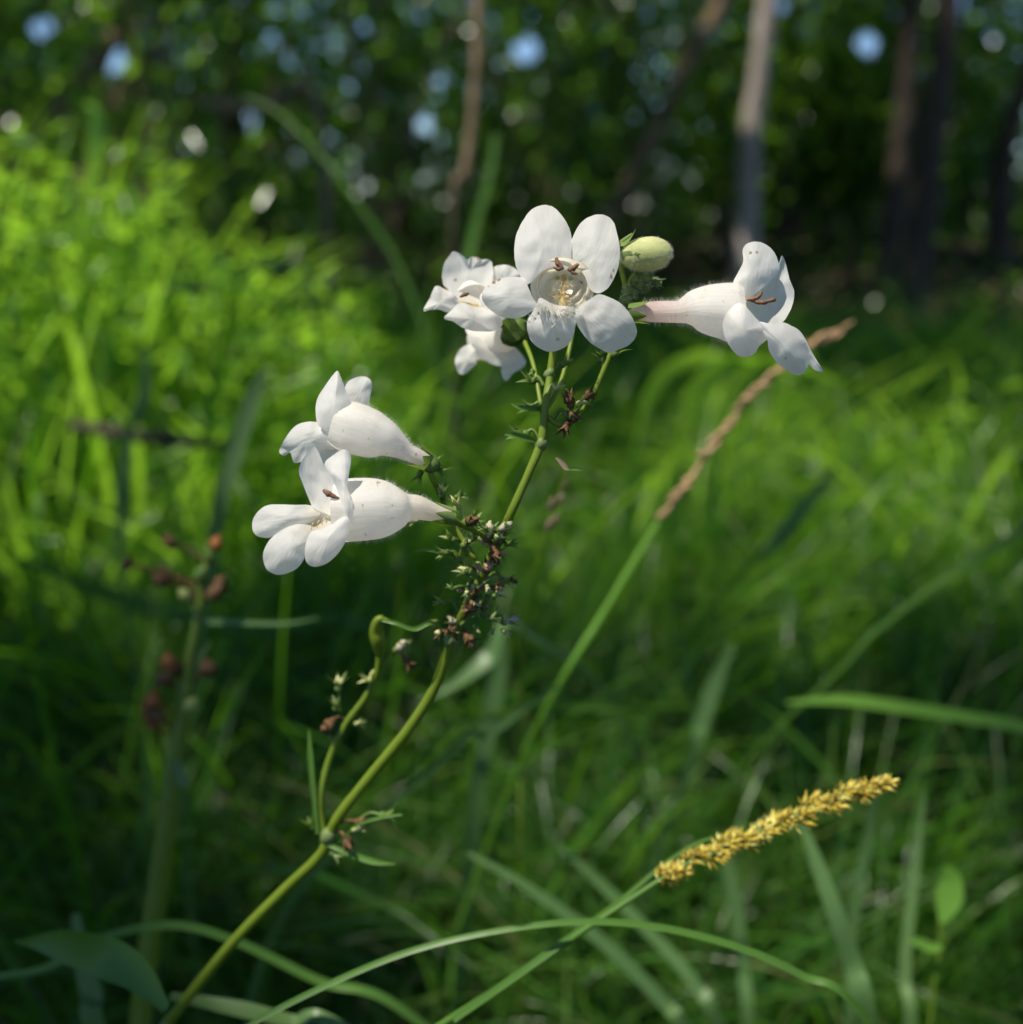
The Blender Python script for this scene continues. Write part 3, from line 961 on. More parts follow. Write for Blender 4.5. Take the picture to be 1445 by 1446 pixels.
def corolla(parent, pts, D, spots=(), pink=0.0, name='flower', ns=36, squash=1.0, close_end=False, ribs=0.05, creamk=0.0):
    """swollen corolla tube; pts: (px, py, dz mm, radius px)"""
    path = [P(a, b, D + c / 1000) for a, b, c, d in pts]
    mm = D / FP
    c = catmull([list(p) + [q_[3] * mm] for p, q_ in zip(path, pts)], 44)
    pp = [Vector(x[:3]) for x in c]
    fr = frames(pp)
    V, F, ac, al, pk = [], [], [], [], []
    for i, (p, (T, u, v_)) in enumerate(zip(pp, fr)):
        f = i / 43
        for k in range(ns):
            a_ = 2 * math.pi * k / ns
            rr = c[i][3] * (1 + ribs * math.cos(a_ * 5) * f + .03 * noise.noise(Vector((math.cos(a_) * 2, math.sin(a_) * 2, f * 5))))
            V.append(p + u * rr * math.cos(a_) + v_ * rr * math.sin(a_) * squash)
            ac.append(abs(a_ - math.pi) / math.pi * 1.5); al.append(f * 1.5)
            pk.append(pink * max(0.0, 1 - f / .5) ** .8)
    for i in range(43):
        for k in range(ns):
            F.append((i * ns + k, i * ns + (k + 1) % ns, (i + 1) * ns + (k + 1) % ns, (i + 1) * ns + k))
    V.append(pp[0])
    for k in range(ns):
        F.append((len(V) - 1, (k + 1) % ns, k))
    ac.append(0); al.append(0); pk.append(pink)
    crm = [creamk * max(0.0, 1 - (i // ns) / 44 / .5) for i in range(44 * ns)] + [creamk] * 4
    if close_end:
        V.append(pp[-1]); e_ = 43 * ns
        for k in range(ns):
            F.append((len(V) - 1, e_ + k, e_ + (k + 1) % ns))
        ac.append(0); al.append(1.5); pk.append(0)
    mb = MB()
    mb.add(V, F, stain=stains(V, spots), across=ac, along=al, pink=pk, cream=crm[:len(V)])
    o = mb.build(name, M['throat'], parent)
    return o, V, F


def fuzz(parent, V, F, count, length, name='fuzz', seed=0, lo=0.0, hi=1.0, mat='fuzz', wid=.026):
    """fine glandular hairs standing on a surface"""
    rr = random.Random(seed)
    mb = MB()
    cen = sum((Vector(v) for v in V), Vector()) / len(V)
    nf_ = len(F)
    for _ in range(count):
        f = F[rr.randrange(int(nf_ * lo), int(nf_ * hi))]
        a_, b_, c_ = (Vector(V[i]) for i in f[:3])
        n_ = (b_ - a_).cross(c_ - a_)
        if n_.length < 1e-14: continue
        n_.normalize()
        w1, w2 = rr.random(), rr.random()
        p = a_ + (b_ - a_) * w1 + (c_ - b_) * (w1 * w2)
        i0 = f[0]
        ref = p - cen
        if n_.dot(ref) < 0: n_ = -n_
        d_ = (n_ + Vector((rr.uniform(-.5, .5), rr.uniform(-.5, .5), rr.uniform(-.5, .5)))).normalized()
        L_ = length * rr.uniform(.5, 1.25) / 1000
        s1 = d_.orthogonal().normalized() * wid / 2000
        s2 = d_.cross(s1)
        tp = p + d_ * L_
        mb.add([p + s1, p - s1 * .5 + s2 * .87, p - s1 * .5 - s2 * .87, tp], [(0, 1, 3), (1, 2, 3), (2, 0, 3)], rnd=rr.random())
    o = mb.build(name, M[mat], parent, smooth=False)
    o['kind'] = 'stuff'
    return o


def anther(parent, pts, D, dz, r, name='anther', mat='anther'):
    mb = MB()
    pxtube(mb, [(x, y, D + dz / 1000, rr) for (x, y), rr in zip(pts, r)], 8, wob=.35)
    return mb.build(name, M[mat], parent)


def filament(parent, pts, D, r=.16, name='filament', mat='filament'):
    mb = MB()
    pxtube(mb, [(x, y, D + z / 1000, r) for x, y, z in pts], 7)
    return mb.build(name, M[mat], parent)


def sepals(mb, p, d, size, n=5, flare=.5, seed=0, wid=.42, rb=0.0):
    """pointed sepals around the base point p opening along d"""
    rr = random.Random(seed)
    d = Vector(d).normalized()
    u = d.orthogonal().normalized(); v_ = d.cross(u)
    for k in range(n):
        a_ = 2 * math.pi * k / n + rr.uniform(-.2, .2)
        o_ = u * math.cos(a_) + v_ * math.sin(a_)
        s_t = o_.cross(d).normalized()
        L_ = size * rr.uniform(.85, 1.15)
        fl = flare * rr.uniform(.7, 1.3)
        rows = []
        V, F = [], []
        for i in range(6):
            f = i / 5
            c_ = p + o_ * (size * .16 + rb + size * fl * f * f) + d * (L_ * f)
            w_ = size * wid * (1 - f) ** .7 * (.75 + .5 * math.sin(f * 3.1)) * .5
            V += [c_ + s_t * w_ - o_ * w_ * .3, c_ + o_ * w_ * .15, c_ - s_t * w_ - o_ * w_ * .3]
            if i:
                b = i * 3
                for j in (0, 1): F.append((b - 3 + j, b - 2 + j, b + 1 + j, b + j))
        mb.add(V, F, rnd=rr.random())


def ball(mb, p, r, stretch=1.0, axis=(0, 0, 1), wob=.1, seed=0, ns=10, nr=8, beak=0.0, **at):
    ax = Vector(axis).normalized(); u = ax.orthogonal().normalized(); v_ = ax.cross(u)
    V, F = [], []
    for i in range(nr + 1):
        th = math.pi * i / nr
        for k in range(ns):
            a_ = 2 * math.pi * k / ns
            q_ = r * (1 + wob * noise.noise(Vector((math.cos(a_) * 1.5 + seed, math.sin(a_) * 1.5, th * 1.3))))
            V.append(p + ax * (-math.cos(th) * q_ * stretch + (beak * r * max(0, i - nr + 2) / 2)) + (u * math.cos(a_) + v_ * math.sin(a_)) * math.sin(th) * q_)
    for i in range(nr):
        for k in range(ns):
            F.append((i * ns + k, i * ns + (k + 1) % ns, (i + 1) * ns + (k + 1) % ns, (i + 1) * ns + k))
    mb.add(V, F, **at)
    return V, F


plant_root = P(240, 1470, .223)
plant = empty('flowering_plant', (plant_root.x - .02, plant_root.y + .01, 0), 'white flowered beardtongue plant on a leaning green stem in front of the grass', 'flowering plant')

# main stem (drawn top to foot) and its branches
mb = MB()
pxtube(mb, [(783, 478, .181, .62), (777, 530, .181, .68), (770, 575, .180, .72), (764, 625, .180, .80), (745, 672, .180, .74), (722, 724, .181, .78), (706, 760, .183, .82),
            (682, 812, .184, .85), (655, 862, .184, .9), (637, 905, .185, .95), (617, 965, .186, 1.0), (580, 1026, .187, 1.1), (530, 1088, .188, 1.12), (488, 1140, .189, 1.12),
            (468, 1172, .190, 1.15), (452, 1208, .190, 1.1), (400, 1258, .192, 1.1), (330, 1330, .194, 1.15), (240, 1440, .197, 1.25)], 14, sink=True, res=150, wob=.08, rnd=.5)
fo = P(240, 1440, .197 + low(1440))
tube(mb, [fo, Vector((fo.x - .03, fo.y + .004, fo.z - .06)), Vector((fo.x - .05, fo.y + .01, fo.z - .18)), Vector((plant.location.x - .035, plant.location.y, -.02))], [.0014, .0015, .0017, .002], 12, rnd=.5)
stem_o = mb.build('stem', M['stem'], plant)
for q_ in ((764, 628, .180, 1.1), (464, 1180, .190, 1.7), (706, 758, .183, 1.25), (637, 903, .185, 1.35), (776, 528, .181, .9)):
    mb = MB()
    ball(mb, P(q_[0], q_[1], q_[2] + low(q_[1])), q_[3] / 1000, 1.3, (.4, 0, 1), .35, q_[0], rnd=.8)
    mb.build('stem_node', M['sepal'], plant)

# pedicels: thin stalks to flowers and bud
def stalk(pts, name='pedicel'):
    mb = MB(); pxtube(mb, pts, 9, rnd=.6); return mb.build(name, M['stem'], plant)


stalk([(768, 600, .180, .45), (762, 560, .182, .42), (752, 510, .186, .42), (735, 470, .192, .5)])
stalk([(770, 580, .180, .45), (790, 545, .184, .4), (805, 490, .188, .4), (812, 440, .190, .5)])
stalk([(800, 640 - 35, .180, .4), (832, 568, .178, .45), (852, 525, .177, .5), (868, 488, .176, .5), (885, 455, .175, .45), (900, 444, .175, .5)])
stalk([(775, 590, .180, .5), (792, 600, .180, .45), (818, 585, .179, .45), (836, 560, .178, .45)])
stalk([(872, 478, .176, .5), (878, 440, .177, .5), (884, 415, .178, .55), (893, 392, .178, .55), (905, 380, .178, .6)])
stalk([(886, 412, .178, .5), (878, 380, .178, .5), (880, 362, .177, .6)])
stalk([(700, 765, .183, .5), (675, 752, .181, .5), (650, 740, .178, .5), (636, 730, .176, .6)])
stalk([(672, 790, .184, .5), (640, 740, .184, .45), (622, 700, .183, .45), (608, 668, .181, .6)])

# --- front flower
DA = .170
fa, Va, Fa = corolla(plant, [(814, 426, 21, 9), (807, 419, 14, 10), (801, 413, 9, 10), (798, 409, 6.2, 12), (796, 406, 4.6, 19), (795, 404, 3.8, 28), (795, 404, 3.2, 35), (795, 404.5, 2.75, 41), (795, 405, 2.4, 46)], DA, squash=.90, ribs=.01)
fa.data.materials[0] = M['throat_cream']
tag(fa, 'white flower facing the viewer with its throat open')
SPA = [(860, 389, 5, .55), (866, 380, 3, .6), (700, 397, 5, .6), (706, 392, 4, .5)]
petal(fa, Z1((700, 560), (640, 470), (622, 380), (632, 270), (672, 180), (728, 108), (800, 82), (862, 98), (915, 155), (952, 220), (966, 275), (966, 350), (958, 430), (930, 470), (850, 455), (775, 490)), 2.2, DA, 1.6, tilty=-3.2, tiltx=1, tip=(760, 290), curl=2.2, ruffle=.35, seed=1, cream=(795, 400, 46, .35))
petal(fa, Z1((940, 440), (952, 340), (975, 270), (1010, 205), (1055, 162), (1115, 140), (1175, 146), (1218, 185), (1240, 255), (1257, 350), (1250, 440), (1222, 520), (1180, 585), (1125, 612), (1075, 585), (1040, 500), (990, 455)), 2.3, DA, 1.4, tilty=-2.5, tiltx=-1.4, tip=(865, 305), curl=1.5, ruffle=.3, seed=2, cream=(795, 400, 50, .3), spots=[(863, 392, 4.5, .8), (867, 382, 3.5, .7)])
petal(fa, Z1((735, 640), (700, 560), (680, 520), (600, 514), (530, 525), (470, 555), (434, 600), (428, 645), (460, 695), (525, 743), (600, 763), (670, 755), (720, 725), (765, 690)), -.6, DA, 2.6, tilty=-1.0, tiltx=.5, tip=(680, 430), curl=1.0, ruffle=.7, seed=3, spots=[(698, 399, 4, .85), (704, 394, 4, .8), (690, 404, 3, .5)])
petal(fa, Z1((780, 640), (755, 680), (725, 735), (700, 785), (704, 850), (735, 912), (790, 952), (850, 963), (920, 940), (965, 892), (985, 830), (995, 745), (985, 700), (930, 690), (860, 680)), -1.6, DA, 2.2, tilty=1.5, tip=(779, 495), curl=1.0, ruffle=.5, seed=4, spots=[(790, 478, 7, .42), (802, 445, 4, .4)], cream=(789, 435, 26, .25), pink=(781, 438, 5, .45))
petal(fa, Z1((965, 735), (1010, 690), (1065, 655), (1130, 618), (1200, 640), (1268, 678), (1320, 740), (1352, 810), (1355, 865), (1315, 920), (1250, 950), (1200, 972), (1140, 948), (1075, 905), (1025, 845), (993, 790)), -1.2, DA, 1.8, tilty=1.6, tiltx=.5, tip=(895, 490), curl=1.3, ruffle=.35, seed=5, spots=[(879, 432, 2.5, .5)])
# throat details
for sg in (-1, 1):      # the two front filaments hug the wall of the throat
    a0, a1 = (R(215), R(100)) if sg < 0 else (R(-38), R(80))
    ring = [(795 + 36 * math.cos(t), 404 + 31 * math.sin(t)) for t in np.linspace(a0, a1, 9)]
    filament(fa, [(788 if sg < 0 else 809, 381, -.6)] + [(x, y, 2.6) for x, y in ring] + [(795 + sg * 3, 428, 3.0)], DA, .24)
    filament(fa, [(795 + sg * 10, 392, 3.8), (795 + sg * 22, 398, 3.3), (795 + sg * 26, 408, 3.3), (795 + sg * 17, 417, 3.8), (795 + sg * 3, 415, 4.4)], DA, .16)
filament(fa, [(797, 388, 3.9), (797, 398, 3.7), (796, 412, 3.0), (795, 427, 1.4), (794, 437, -.2)], DA, .40, 'staminode', 'yellowhair')
rr_ = random.Random(5)
mb = MB()
for k in range(150):
    x0, y0 = 795 + rr_.gauss(0, 6), rr_.uniform(390, 436)
    zq = DA + .0038 - .0042 * (y0 - 390) / 46
    a_ = rr_.uniform(0, 6.28); L_ = rr_.uniform(3, 9)
    pxtube(mb, [(x0, y0, zq, .045), (x0 + L_ * .5 * math.cos(a_), y0 + L_ * .5 * math.sin(a_), zq - .0006, .04), (x0 + L_ * math.cos(a_), y0 + L_ * math.sin(a_) + 1, zq - .001, .02)], 3, res=4, cap=False, rnd=rr_.random())
mb.build('staminode_hair', M['yellowhair'], fa)['kind'] = 'stuff'
mb = MB()
for k in range(160):   # woolly hairs along the lower lip
    f = rr_.random()
    x0 = 757 + 62 * f; y0 = 430 + 8 * math.sin(f * 3) + rr_.gauss(0, 3.5)
    a_ = rr_.uniform(0, 6.28); L_ = rr_.uniform(3, 9)
    pxtube(mb, [(x0, y0, DA - .003, .04), (x0 + L_ * .5 * math.cos(a_), y0 + L_ * .5 * math.sin(a_), DA - .0042, .035), (x0 + L_ * math.cos(a_) * .8, y0 + L_ * math.sin(a_) * .8 + 1, DA - .0048, .015)], 3, res=4, cap=False, rnd=rr_.random())
for x0, y0 in ((752, 446), (757, 450), (762, 443), (748, 455), (781, 458), (779, 449), (812, 443), (806, 447)):
    for k in range(9):
        a_ = rr_.uniform(0, 6.28); L_ = rr_.uniform(3, 8)
        pxtube(mb, [(x0, y0, DA - .0052, .05), (x0 + L_ * .6 * math.cos(a_), y0 + L_ * .6 * math.sin(a_), DA - .0058, .04), (x0 + L_ * math.cos(a_ + .6), y0 + L_ * math.sin(a_ + .6), DA - .0054, .02)], 3, res=4, cap=False, rnd=rr_.random())
mb.build('lip_hair', M['fuzz'], fa)['kind'] = 'stuff'
anther(fa, [(786, 364), (787, 370), (791, 375), (795, 380)], DA, -1.0, [.28, .42, .45, .3])
anther(fa, [(781, 377), (786, 379), (792, 380)], DA, -1.0, [.12, .3, .32])
anther(fa, [(817, 373), (812, 377), (806, 381), (803, 378)], DA, -1.0, [.25, .42, .42, .2])
anther(fa, [(816, 386), (811, 386), (807, 382)], DA, -1.0, [.15, .28, .3])
for x0, y0, r0, m_ in ((787, 392, .5, 'bud'), (806, 393, .55, 'bud'), (821, 399, .4, 'tan'), (824, 391, .25, 'tan')):
    mb = MB(); ball(mb, P(x0, y0, DA + .0034), r0 / 1000 * .8, 1, (0, 1, 0), .3, x0, rnd=.6); mb.build('pollen_speck', M[m_], fa)
mb = MB(); sepals(mb, P(813, 426, DA + .0235), P(800, 410, DA + .012) - P(813, 426, DA + .0235), .005, flare=.8, seed=3); mb.build('calyx', M['sepal'], fa)

# --- right flower
DD = .172
SPD = [(1019, 418, 3, .6), (1021, 426, 2.5, .55), (956, 446, 5, .5), (969, 445, 2.4, .9), (1043, 412, 5, .4)]
fd, Vd, Fd = corolla(plant, [(895, 440, 1.5, 9), (903, 440, 1.2, 12.5), (922, 440, 1, 14.5), (940, 440, .5, 15), (958, 440, 0, 15.5), (968, 438, 0, 19.5), (979, 436, 0, 26), (992, 436, 0, 32), (1006, 437, 0, 36), (1024, 439, 0, 39), (1036, 441, 0, 40), (1046, 441, 0, 36)], DD, spots=SPD, pink=.95, creamk=.35)
tag(fd, 'white flower facing right on a pinkish tube, rightmost of the plant')
fuzz(fd, Vd, Fd, 1700, 1.0, seed=1, lo=.12)
petal(fd, Z2((742, 430), (775, 360), (806, 295), (803, 225), (828, 188), (880, 174), (940, 190), (990, 235), (1018, 300), (1020, 350), (960, 420), (890, 480), (820, 540), (765, 560), (745, 500)), .5, DD, 1.8, tiltx=3.2, tilty=-1.5, tip=(1070, 345), curl=1.2, ruffle=.4, seed=6, spots=[(1060, 357, 3.2, .75), (1069, 356, 3, .7), (1043, 412, 5, .45)])
petal(fd, Z2((1012, 320), (1028, 285), (1040, 258), (1062, 305), (1085, 400), (1112, 470), (1106, 540), (1080, 605), (1035, 665), (960, 670), (880, 640), (820, 570), (850, 480), (900, 410), (965, 370)), 3.4, DD, -2.2, tiltx=1.5, tilty=-.6, tip=(1106, 365), ruffle=.4, seed=7, cream=(1050, 424, 26, .35))
petal(fd, Z2((765, 550), (808, 550), (850, 595), (905, 655), (962, 690), (955, 755), (905, 800), (880, 842), (840, 866), (780, 862), (730, 812), (695, 740), (684, 670), (700, 615), (730, 580)), -4.6, DD, 2.6, tiltx=1.5, tilty=1.4, tip=(1058, 505), fold=1.6, ruffle=.4, seed=8, curl=.8)
petal(fd, Z2((900, 655), (975, 668), (1050, 660), (1120, 698), (1172, 760), (1202, 835), (1197, 918), (1160, 972), (1100, 967), (1050, 935), (1000, 890), (962, 830), (950, 760), (920, 700)), -3.0, DD, 2.4, tiltx=1.2, tilty=2.0, tip=(1130, 530), fold=1.2, ruffle=.5, seed=9, spots=[(1110, 506, 5, .42), (1112, 488, 3, .35)], curl=1)
petal(fd, Z2((1085, 680), (1140, 705), (1180, 760), (1215, 830), (1250, 890), (1286, 952), (1240, 948), (1200, 905), (1150, 820), (1105, 740)), -.5, DD, .8, tiltx=2.5, tilty=1, tip=(1162, 524), ruffle=.3, seed=10)
anther(fd, [(1055, 424), (1062, 422), (1068, 421), (1073, 417), (1075, 412)], DD, -1.2, [.2, .38, .3, .35, .3])
anther(fd, [(1068, 427), (1077, 427), (1086, 425), (1095, 422)], DD, -1.2, [.3, .4, .34, .36])
anther(fd, [(1060, 424), (1067, 425), (1072, 428)], DD, -1.0, [.25, .4, .3])
filament(fd, [(1056, 424, -.8), (1045, 432, 1), (1036, 436, 3)], DD, .2)
mb = MB()
sepals(mb, P(893, 442, DD + .0018), P(915, 440, DD) - P(893, 442, DD + .0018), .0038, flare=.10, seed=5, wid=.5, rb=.0011); cal = mb.build('calyx', M['sepal'], fd)

# --- lower left flower
DF = .1705
SPF = [(534, 683, 4.5, .7), (514, 717, 5, .75), (521, 716, 3.5, .6), (524, 738, 3.5, .45), (500, 741, 3.5, .65), (516, 754, 4.5, .75), (554, 713, 4, .5), (552, 730, 4, .5), (450, 716, 5, 0)]
ff, Vf, Ff = corolla(plant, [(637, 729, 2.5, 9), (614, 724, 2, 13), (590, 717, 1, 17.5), (575, 717, .5, 20), (563, 718, 0, 30), (549, 719, 0, 38), (530, 720, 0, 43), (508, 721, 0, 44.5), (488, 722, 0, 44), (474, 722, 0, 42)], DF, spots=SPF, pink=.05, creamk=.6)
tag(ff, 'lower of the two left white flowers, with three lobes spread below')
fuzz(ff, Vf, Ff, 1700, .9, seed=2, lo=.15)
petal(ff, Z3((348, 700), (378, 622), (430, 560), (462, 578), (503, 672), (560, 755), (600, 870), (640, 950), (600, 985), (520, 960), (440, 925), (405, 860), (372, 775)), -2.2, DF, -2.0, tiltx=-.8, tilty=-1.0, tip=(440, 635), ruffle=.3, seed=11, cream=(455, 735, 25, .25))
petal(ff, Z3((503, 662), (550, 610), (612, 573), (655, 592), (662, 645), (647, 740), (642, 800), (668, 870), (684, 935), (656, 985), (622, 940), (590, 850), (552, 755)), -5.0, DF, 1.2, tiltx=1.2, tilty=-1.2, tip=(488, 640), ruffle=.35, seed=12)
petal(ff, Z3((470, 925), (400, 905), (320, 905), (245, 902), (168, 905), (108, 940), (72, 1000), (73, 1062), (108, 1095), (170, 1102), (245, 1065), (320, 1035), (400, 1015), (470, 975)), -2.6, DF, 2.2, tilty=-2.5, tiltx=.4, tip=(358, 738), curl=1.0, ruffle=.4, seed=13, pink=(420, 731, 6, .5), cream=(450, 735, 30, .45))
petal(ff, Z3((440, 1040), (370, 1020), (300, 1030), (225, 1070), (168, 1122), (134, 1200), (148, 1280), (200, 1320), (260, 1322), (330, 1292), (375, 1240), (400, 1165), (440, 1095)), -4.8, DF, 2.4, tilty=-1.2, tip=(390, 805), curl=1.2, ruffle=.4, seed=14, cream=(440, 745, 28, .4), pink=(414, 752, 4, .3))
petal(ff, Z3((420, 1070), (480, 1050), (550, 1018), (610, 978), (648, 985), (652, 1050), (622, 1140), (570, 1212), (510, 1260), (440, 1276), (396, 1252), (384, 1200), (392, 1135)), -6.6, DF, 1.8, tiltx=.6, tilty=-1.4, tip=(440, 800), curl=1, ruffle=.3, seed=15)
petal(ff, Z3((430, 930), (520, 955), (600, 975), (650, 985), (600, 1010), (520, 1040), (450, 1070), (400, 1070), (340, 1040), (360, 990)), -2.8, DF, -1.8, tilty=-3, tip=(400, 740), ruffle=.2, seed=21, cream=(448, 742, 26, .75), name='lower_lip')
anther(ff, [(457, 692), (462, 696), (468, 699), (474, 702), (479, 703)], DF, -5.0, [.28, .5, .45, .3, .12])
filament(ff, [(478, 703, -4.6), (484, 708, -3), (489, 718, -1)], DF, .2)
for x0, y0 in ((448, 742), (455, 738), (440, 745), (461, 735)):
    filament(ff, [(x0, y0 + 3, -5), (x0 + 1, y0 - 4, -6), (x0 + 3, y0 - 7, -5.5)], DF, .08, 'lip_hair', 'yellowhair')
mb = MB(); sepals(mb, P(641, 730, DF + .003), P(615, 724, DF + .002) - P(641, 730, DF + .003), .0036, flare=.12, seed=6, wid=.5, rb=.0009); mb.build('calyx', M['sepal'], ff)

# --- upper left flower, just behind
DE = .1785
fe, Ve, Fe = corolla(plant, [(604, 652, 2, 10), (590, 645, 1.5, 11.5), (574, 638, 1, 13), (561, 630, .5, 18), (545, 621, 0, 26), (528, 615, 0, 33), (508, 608, 0, 36), (490, 603, 0, 36), (474, 598, 0, 32)], DE, spots=[(520, 619, 4, .5), (484, 609, 4, .45), (588, 641, 4, .5), (499, 637, 3, .4), (547, 641, 4, .35)], pink=.35)
tag(fe, 'upper of the two left white flowers, seen from behind and above')
fuzz(fe, Ve, Fe, 1800, .9, seed=3, lo=.15)
petal(fe, Z3((470, 430), (450, 350), (458, 272), (500, 200), (550, 130), (580, 101), (602, 140), (632, 220), (660, 290), (680, 350), (640, 430), (560, 470)), -2.5, DE, 2.4, tiltx=1.2, tilty=-1.5, tip=(476, 524), ruffle=.4, seed=16, fold=1.5)
petal(fe, Z3((618, 240), (640, 170), (700, 137), (755, 137), (787, 172), (780, 240), (755, 330), (690, 330), (635, 300)), 3.5, DE, 1.2, tip=(515, 535), ruffle=.3, seed=17)
petal(fe, Z3((600, 440), (540, 410), (470, 408), (400, 406), (330, 430), (272, 498), (231, 582), (262, 610), (298, 592), (318, 650), (365, 645), (420, 600), (500, 575), (580, 560)), -1.2, DE, 1.8, tilty=1.2, tip=(395, 637), ruffle=.9, seed=18, ctr=(435, 620))
petal(fe, Z3((520, 530), (600, 560), (640, 590), (600, 640), (550, 680), (500, 690), (440, 670), (380, 660), (350, 630), (420, 570)), 1.0, DE, 1.2, tip=(440, 660), ruffle=.5, seed=19)
mb = MB(); sepals(mb, P(610, 656, DE + .003), P(590, 645, DE + .001) - P(610, 656, DE + .003), .0048, flare=.25, seed=8, wid=.5, rb=.0009); ball(mb, P(608, 656, DE + .002), .0016, 1, (1, 0, 0), .2, 3, rnd=.4); mb.build('calyx', M['sepal'], fe)

# --- flower behind left of the front one
DB = .188
fb, Vb, Fb = corolla(plant, [(735, 462, 14, 10), (715, 450, 10, 16), (695, 440, 6, 24), (676, 432, 2, 30), (664, 428, -.5, 31)], DB)
tag(fb, 'frayed white flower half hidden behind the front one')
petal(fb, Z1((250, 363), (205, 425), (188, 500), (198, 565), (250, 625), (320, 680), (420, 700), (480, 640), (498, 540), (492, 440), (470, 410), (425, 408), (400, 393), (365, 392), (340, 408), (305, 380), (280, 366)), 1.5, DB, -1.5, tilty=-2.2, tip=(658, 360), ruffle=.6, seed=22, edge=.75, spots=[(643, 395, 5, .5), (676, 364, 6, .6)], cream=(668, 425, 30, .4))
petal(fb, Z1((490, 470), (540, 443), (595, 446), (645, 478), (668, 525), (640, 600), (560, 620), (495, 600)), 3, DB, 1, tip=(715, 380), ruffle=.4, seed=23)
petal(fb, Z1((150, 568), (200, 585), (260, 620), (300, 670), (270, 710), (225, 728), (170, 710), (120, 712), (82, 720), (80, 700), (112, 645)), -1, DB, 1.4, tip=(600, 436), ruffle=.9, seed=24, edge=.6)
petal(fb, Z1((300, 668), (250, 710), (200, 760), (255, 782), (305, 815), (370, 838), (440, 842), (500, 838), (550, 800), (530, 740), (460, 705), (380, 690)), -3, DB, 2.0, tilty=1.8, tip=(680, 470), ruffle=.6, seed=25, pink=(664, 438, 8, .3))
petal(fb, Z1((420, 620), (500, 600), (560, 640), (580, 720), (550, 780), (480, 760), (430, 700)), -1, DB, 1.5, tip=(712, 445), seed=31)
anther(fb, [(650, 419), (656, 416), (662, 414)], DB, -3, [.2, .4, .25])
filament(fb, [(650, 426, -3), (662, 430, -2), (674, 431, 0)], DB, .3, mat='yellowhair')

# --- flower behind and below
DC = .205
fc_, Vc, Fc = corolla(plant, [(733, 470, -8, 9), (722, 474, -6, 14), (706, 480, -3, 21), (692, 484, 0, 25), (680, 485, 3, 24)], DC)
tag(fc_, 'blurred drooping white flower lowest of the upper cluster')
petal(fc_, Z1((330, 828), (420, 845), (520, 828), (572, 900), (640, 948), (692, 1020), (660, 1062), (590, 1055), (510, 1045), (435, 1005), (382, 925)), -3, DC, 2, seed=26, tip=(735, 515), ruffle=.5)
petal(fc_, Z1((350, 918), (292, 955), (266, 1018), (282, 1082), (318, 1100), (370, 1062), (416, 1002), (415, 935)), -2, DC, 1.5, seed=27, tip=(645, 520), ruffle=.5, spots=[(675, 510, 4, .6)])
petal(fc_, Z1((550, 1035), (550, 1110), (578, 1137), (618, 1092), (668, 1064), (692, 1018), (620, 1000)), -4, DC, 1.0, seed=28, tip=(715, 535), ruffle=.6)
mb = MB(); V_, F_ = ball(mb, P(727, 469, .191), .0023, 1.3, (.7, -.2, .6), .3, 4, rnd=.3); bb = mb.build('calyx', M['sepal'], fc_)
mb = MB(); sepals(mb, P(733, 477, .190), P(720, 460, .189) - P(733, 477, .190), .0058, flare=.18, seed=10, wid=.6); mb.build('sepal', M['sepal'], fc_)

# --- bud
mb = MB()
pb_, q0, q1 = P(913, 358, .174), P(884, 364, .175), P(948, 354, .1735)
V_, F_ = [], []
cpts = [(880, 362, .1755, .9), (886, 362, .1752, 1.9), (896, 361, .175, 2.5), (908, 360, .1745, 2.75), (922, 359, .174, 2.75), (934, 360, .1737, 2.4), (942, 361, .1735, 1.8), (946, 362, .1735, .9)]
pth, rd, frr = pxtube(mb, cpts, 22, res=30, wob=.06, rnd=.6)
bud = mb.build('bud', M['bud'], plant)
tag(bud, 'plump pale green hairy flower bud')
fuzz(bud, [Vector(v) for v in mb.v], mb.f, 2200, .5, seed=9, lo=0)
mb = MB()
pxtube(mb, [(888, 357, .1752, .9), (900, 353, .1745, 1.7), (914, 351, .1739, 2.0), (930, 351, .1735, 1.8), (941, 354, .1734, 1.1), (946, 358, .1735, .4)], 20, wob=.05, rnd=.8)
mb.build('bud_lobe', M['bud'], bud)
mb = MB()
sepals(mb, P(880, 360, .1757), P(900, 356, .175) - P(880, 360, .1757), .0034, flare=.55, seed=14, wid=.55, rb=.0016)
pxtube(mb, [(872, 350, .176, .5), (876, 345, .176, .55), (884, 338, .175, .45), (893, 330, .1745, .2)], 8, rnd=.8)
mb.build('calyx', M['sepal'], bud)
# small second bud and knobbly young calyces below
for (x0, y0, dd, r0, dx, dy, sz, sd) in ((912, 388, .178, 1.35, .2, 1, 3.2, 31), (900, 398, .178, 1.2, -.3, 1, 2.6, 32), (889, 414, .178, 1.3, -.6, .5, 2.8, 33), (908, 405, .179, 1.0, 1, .1, 2.6, 34), (884, 424, .177, .9, 1, -.3, 2.2, 35), (925, 398, .180, .8, 1, -.2, 2.2, 36)):
    mb = MB()
    p0 = P(x0, y0, dd)
    V_, F_ = ball(mb, p0, r0 / 1000, 1.1, (dx, 0, dy), .2, sd, rnd=.7)
    sepals(mb, p0 - Vector((dx, 0, dy)).normalized() * r0 / 1000, (dx, -.3, dy), sz / 1000, flare=.4, seed=sd, wid=.55)
    o = mb.build('young_bud', M['sepal'], plant)
    fuzz(o, [Vector(v) for v in mb.v[:88]], [f for f in mb.f if max(f) < 88], 260, .55, seed=sd)

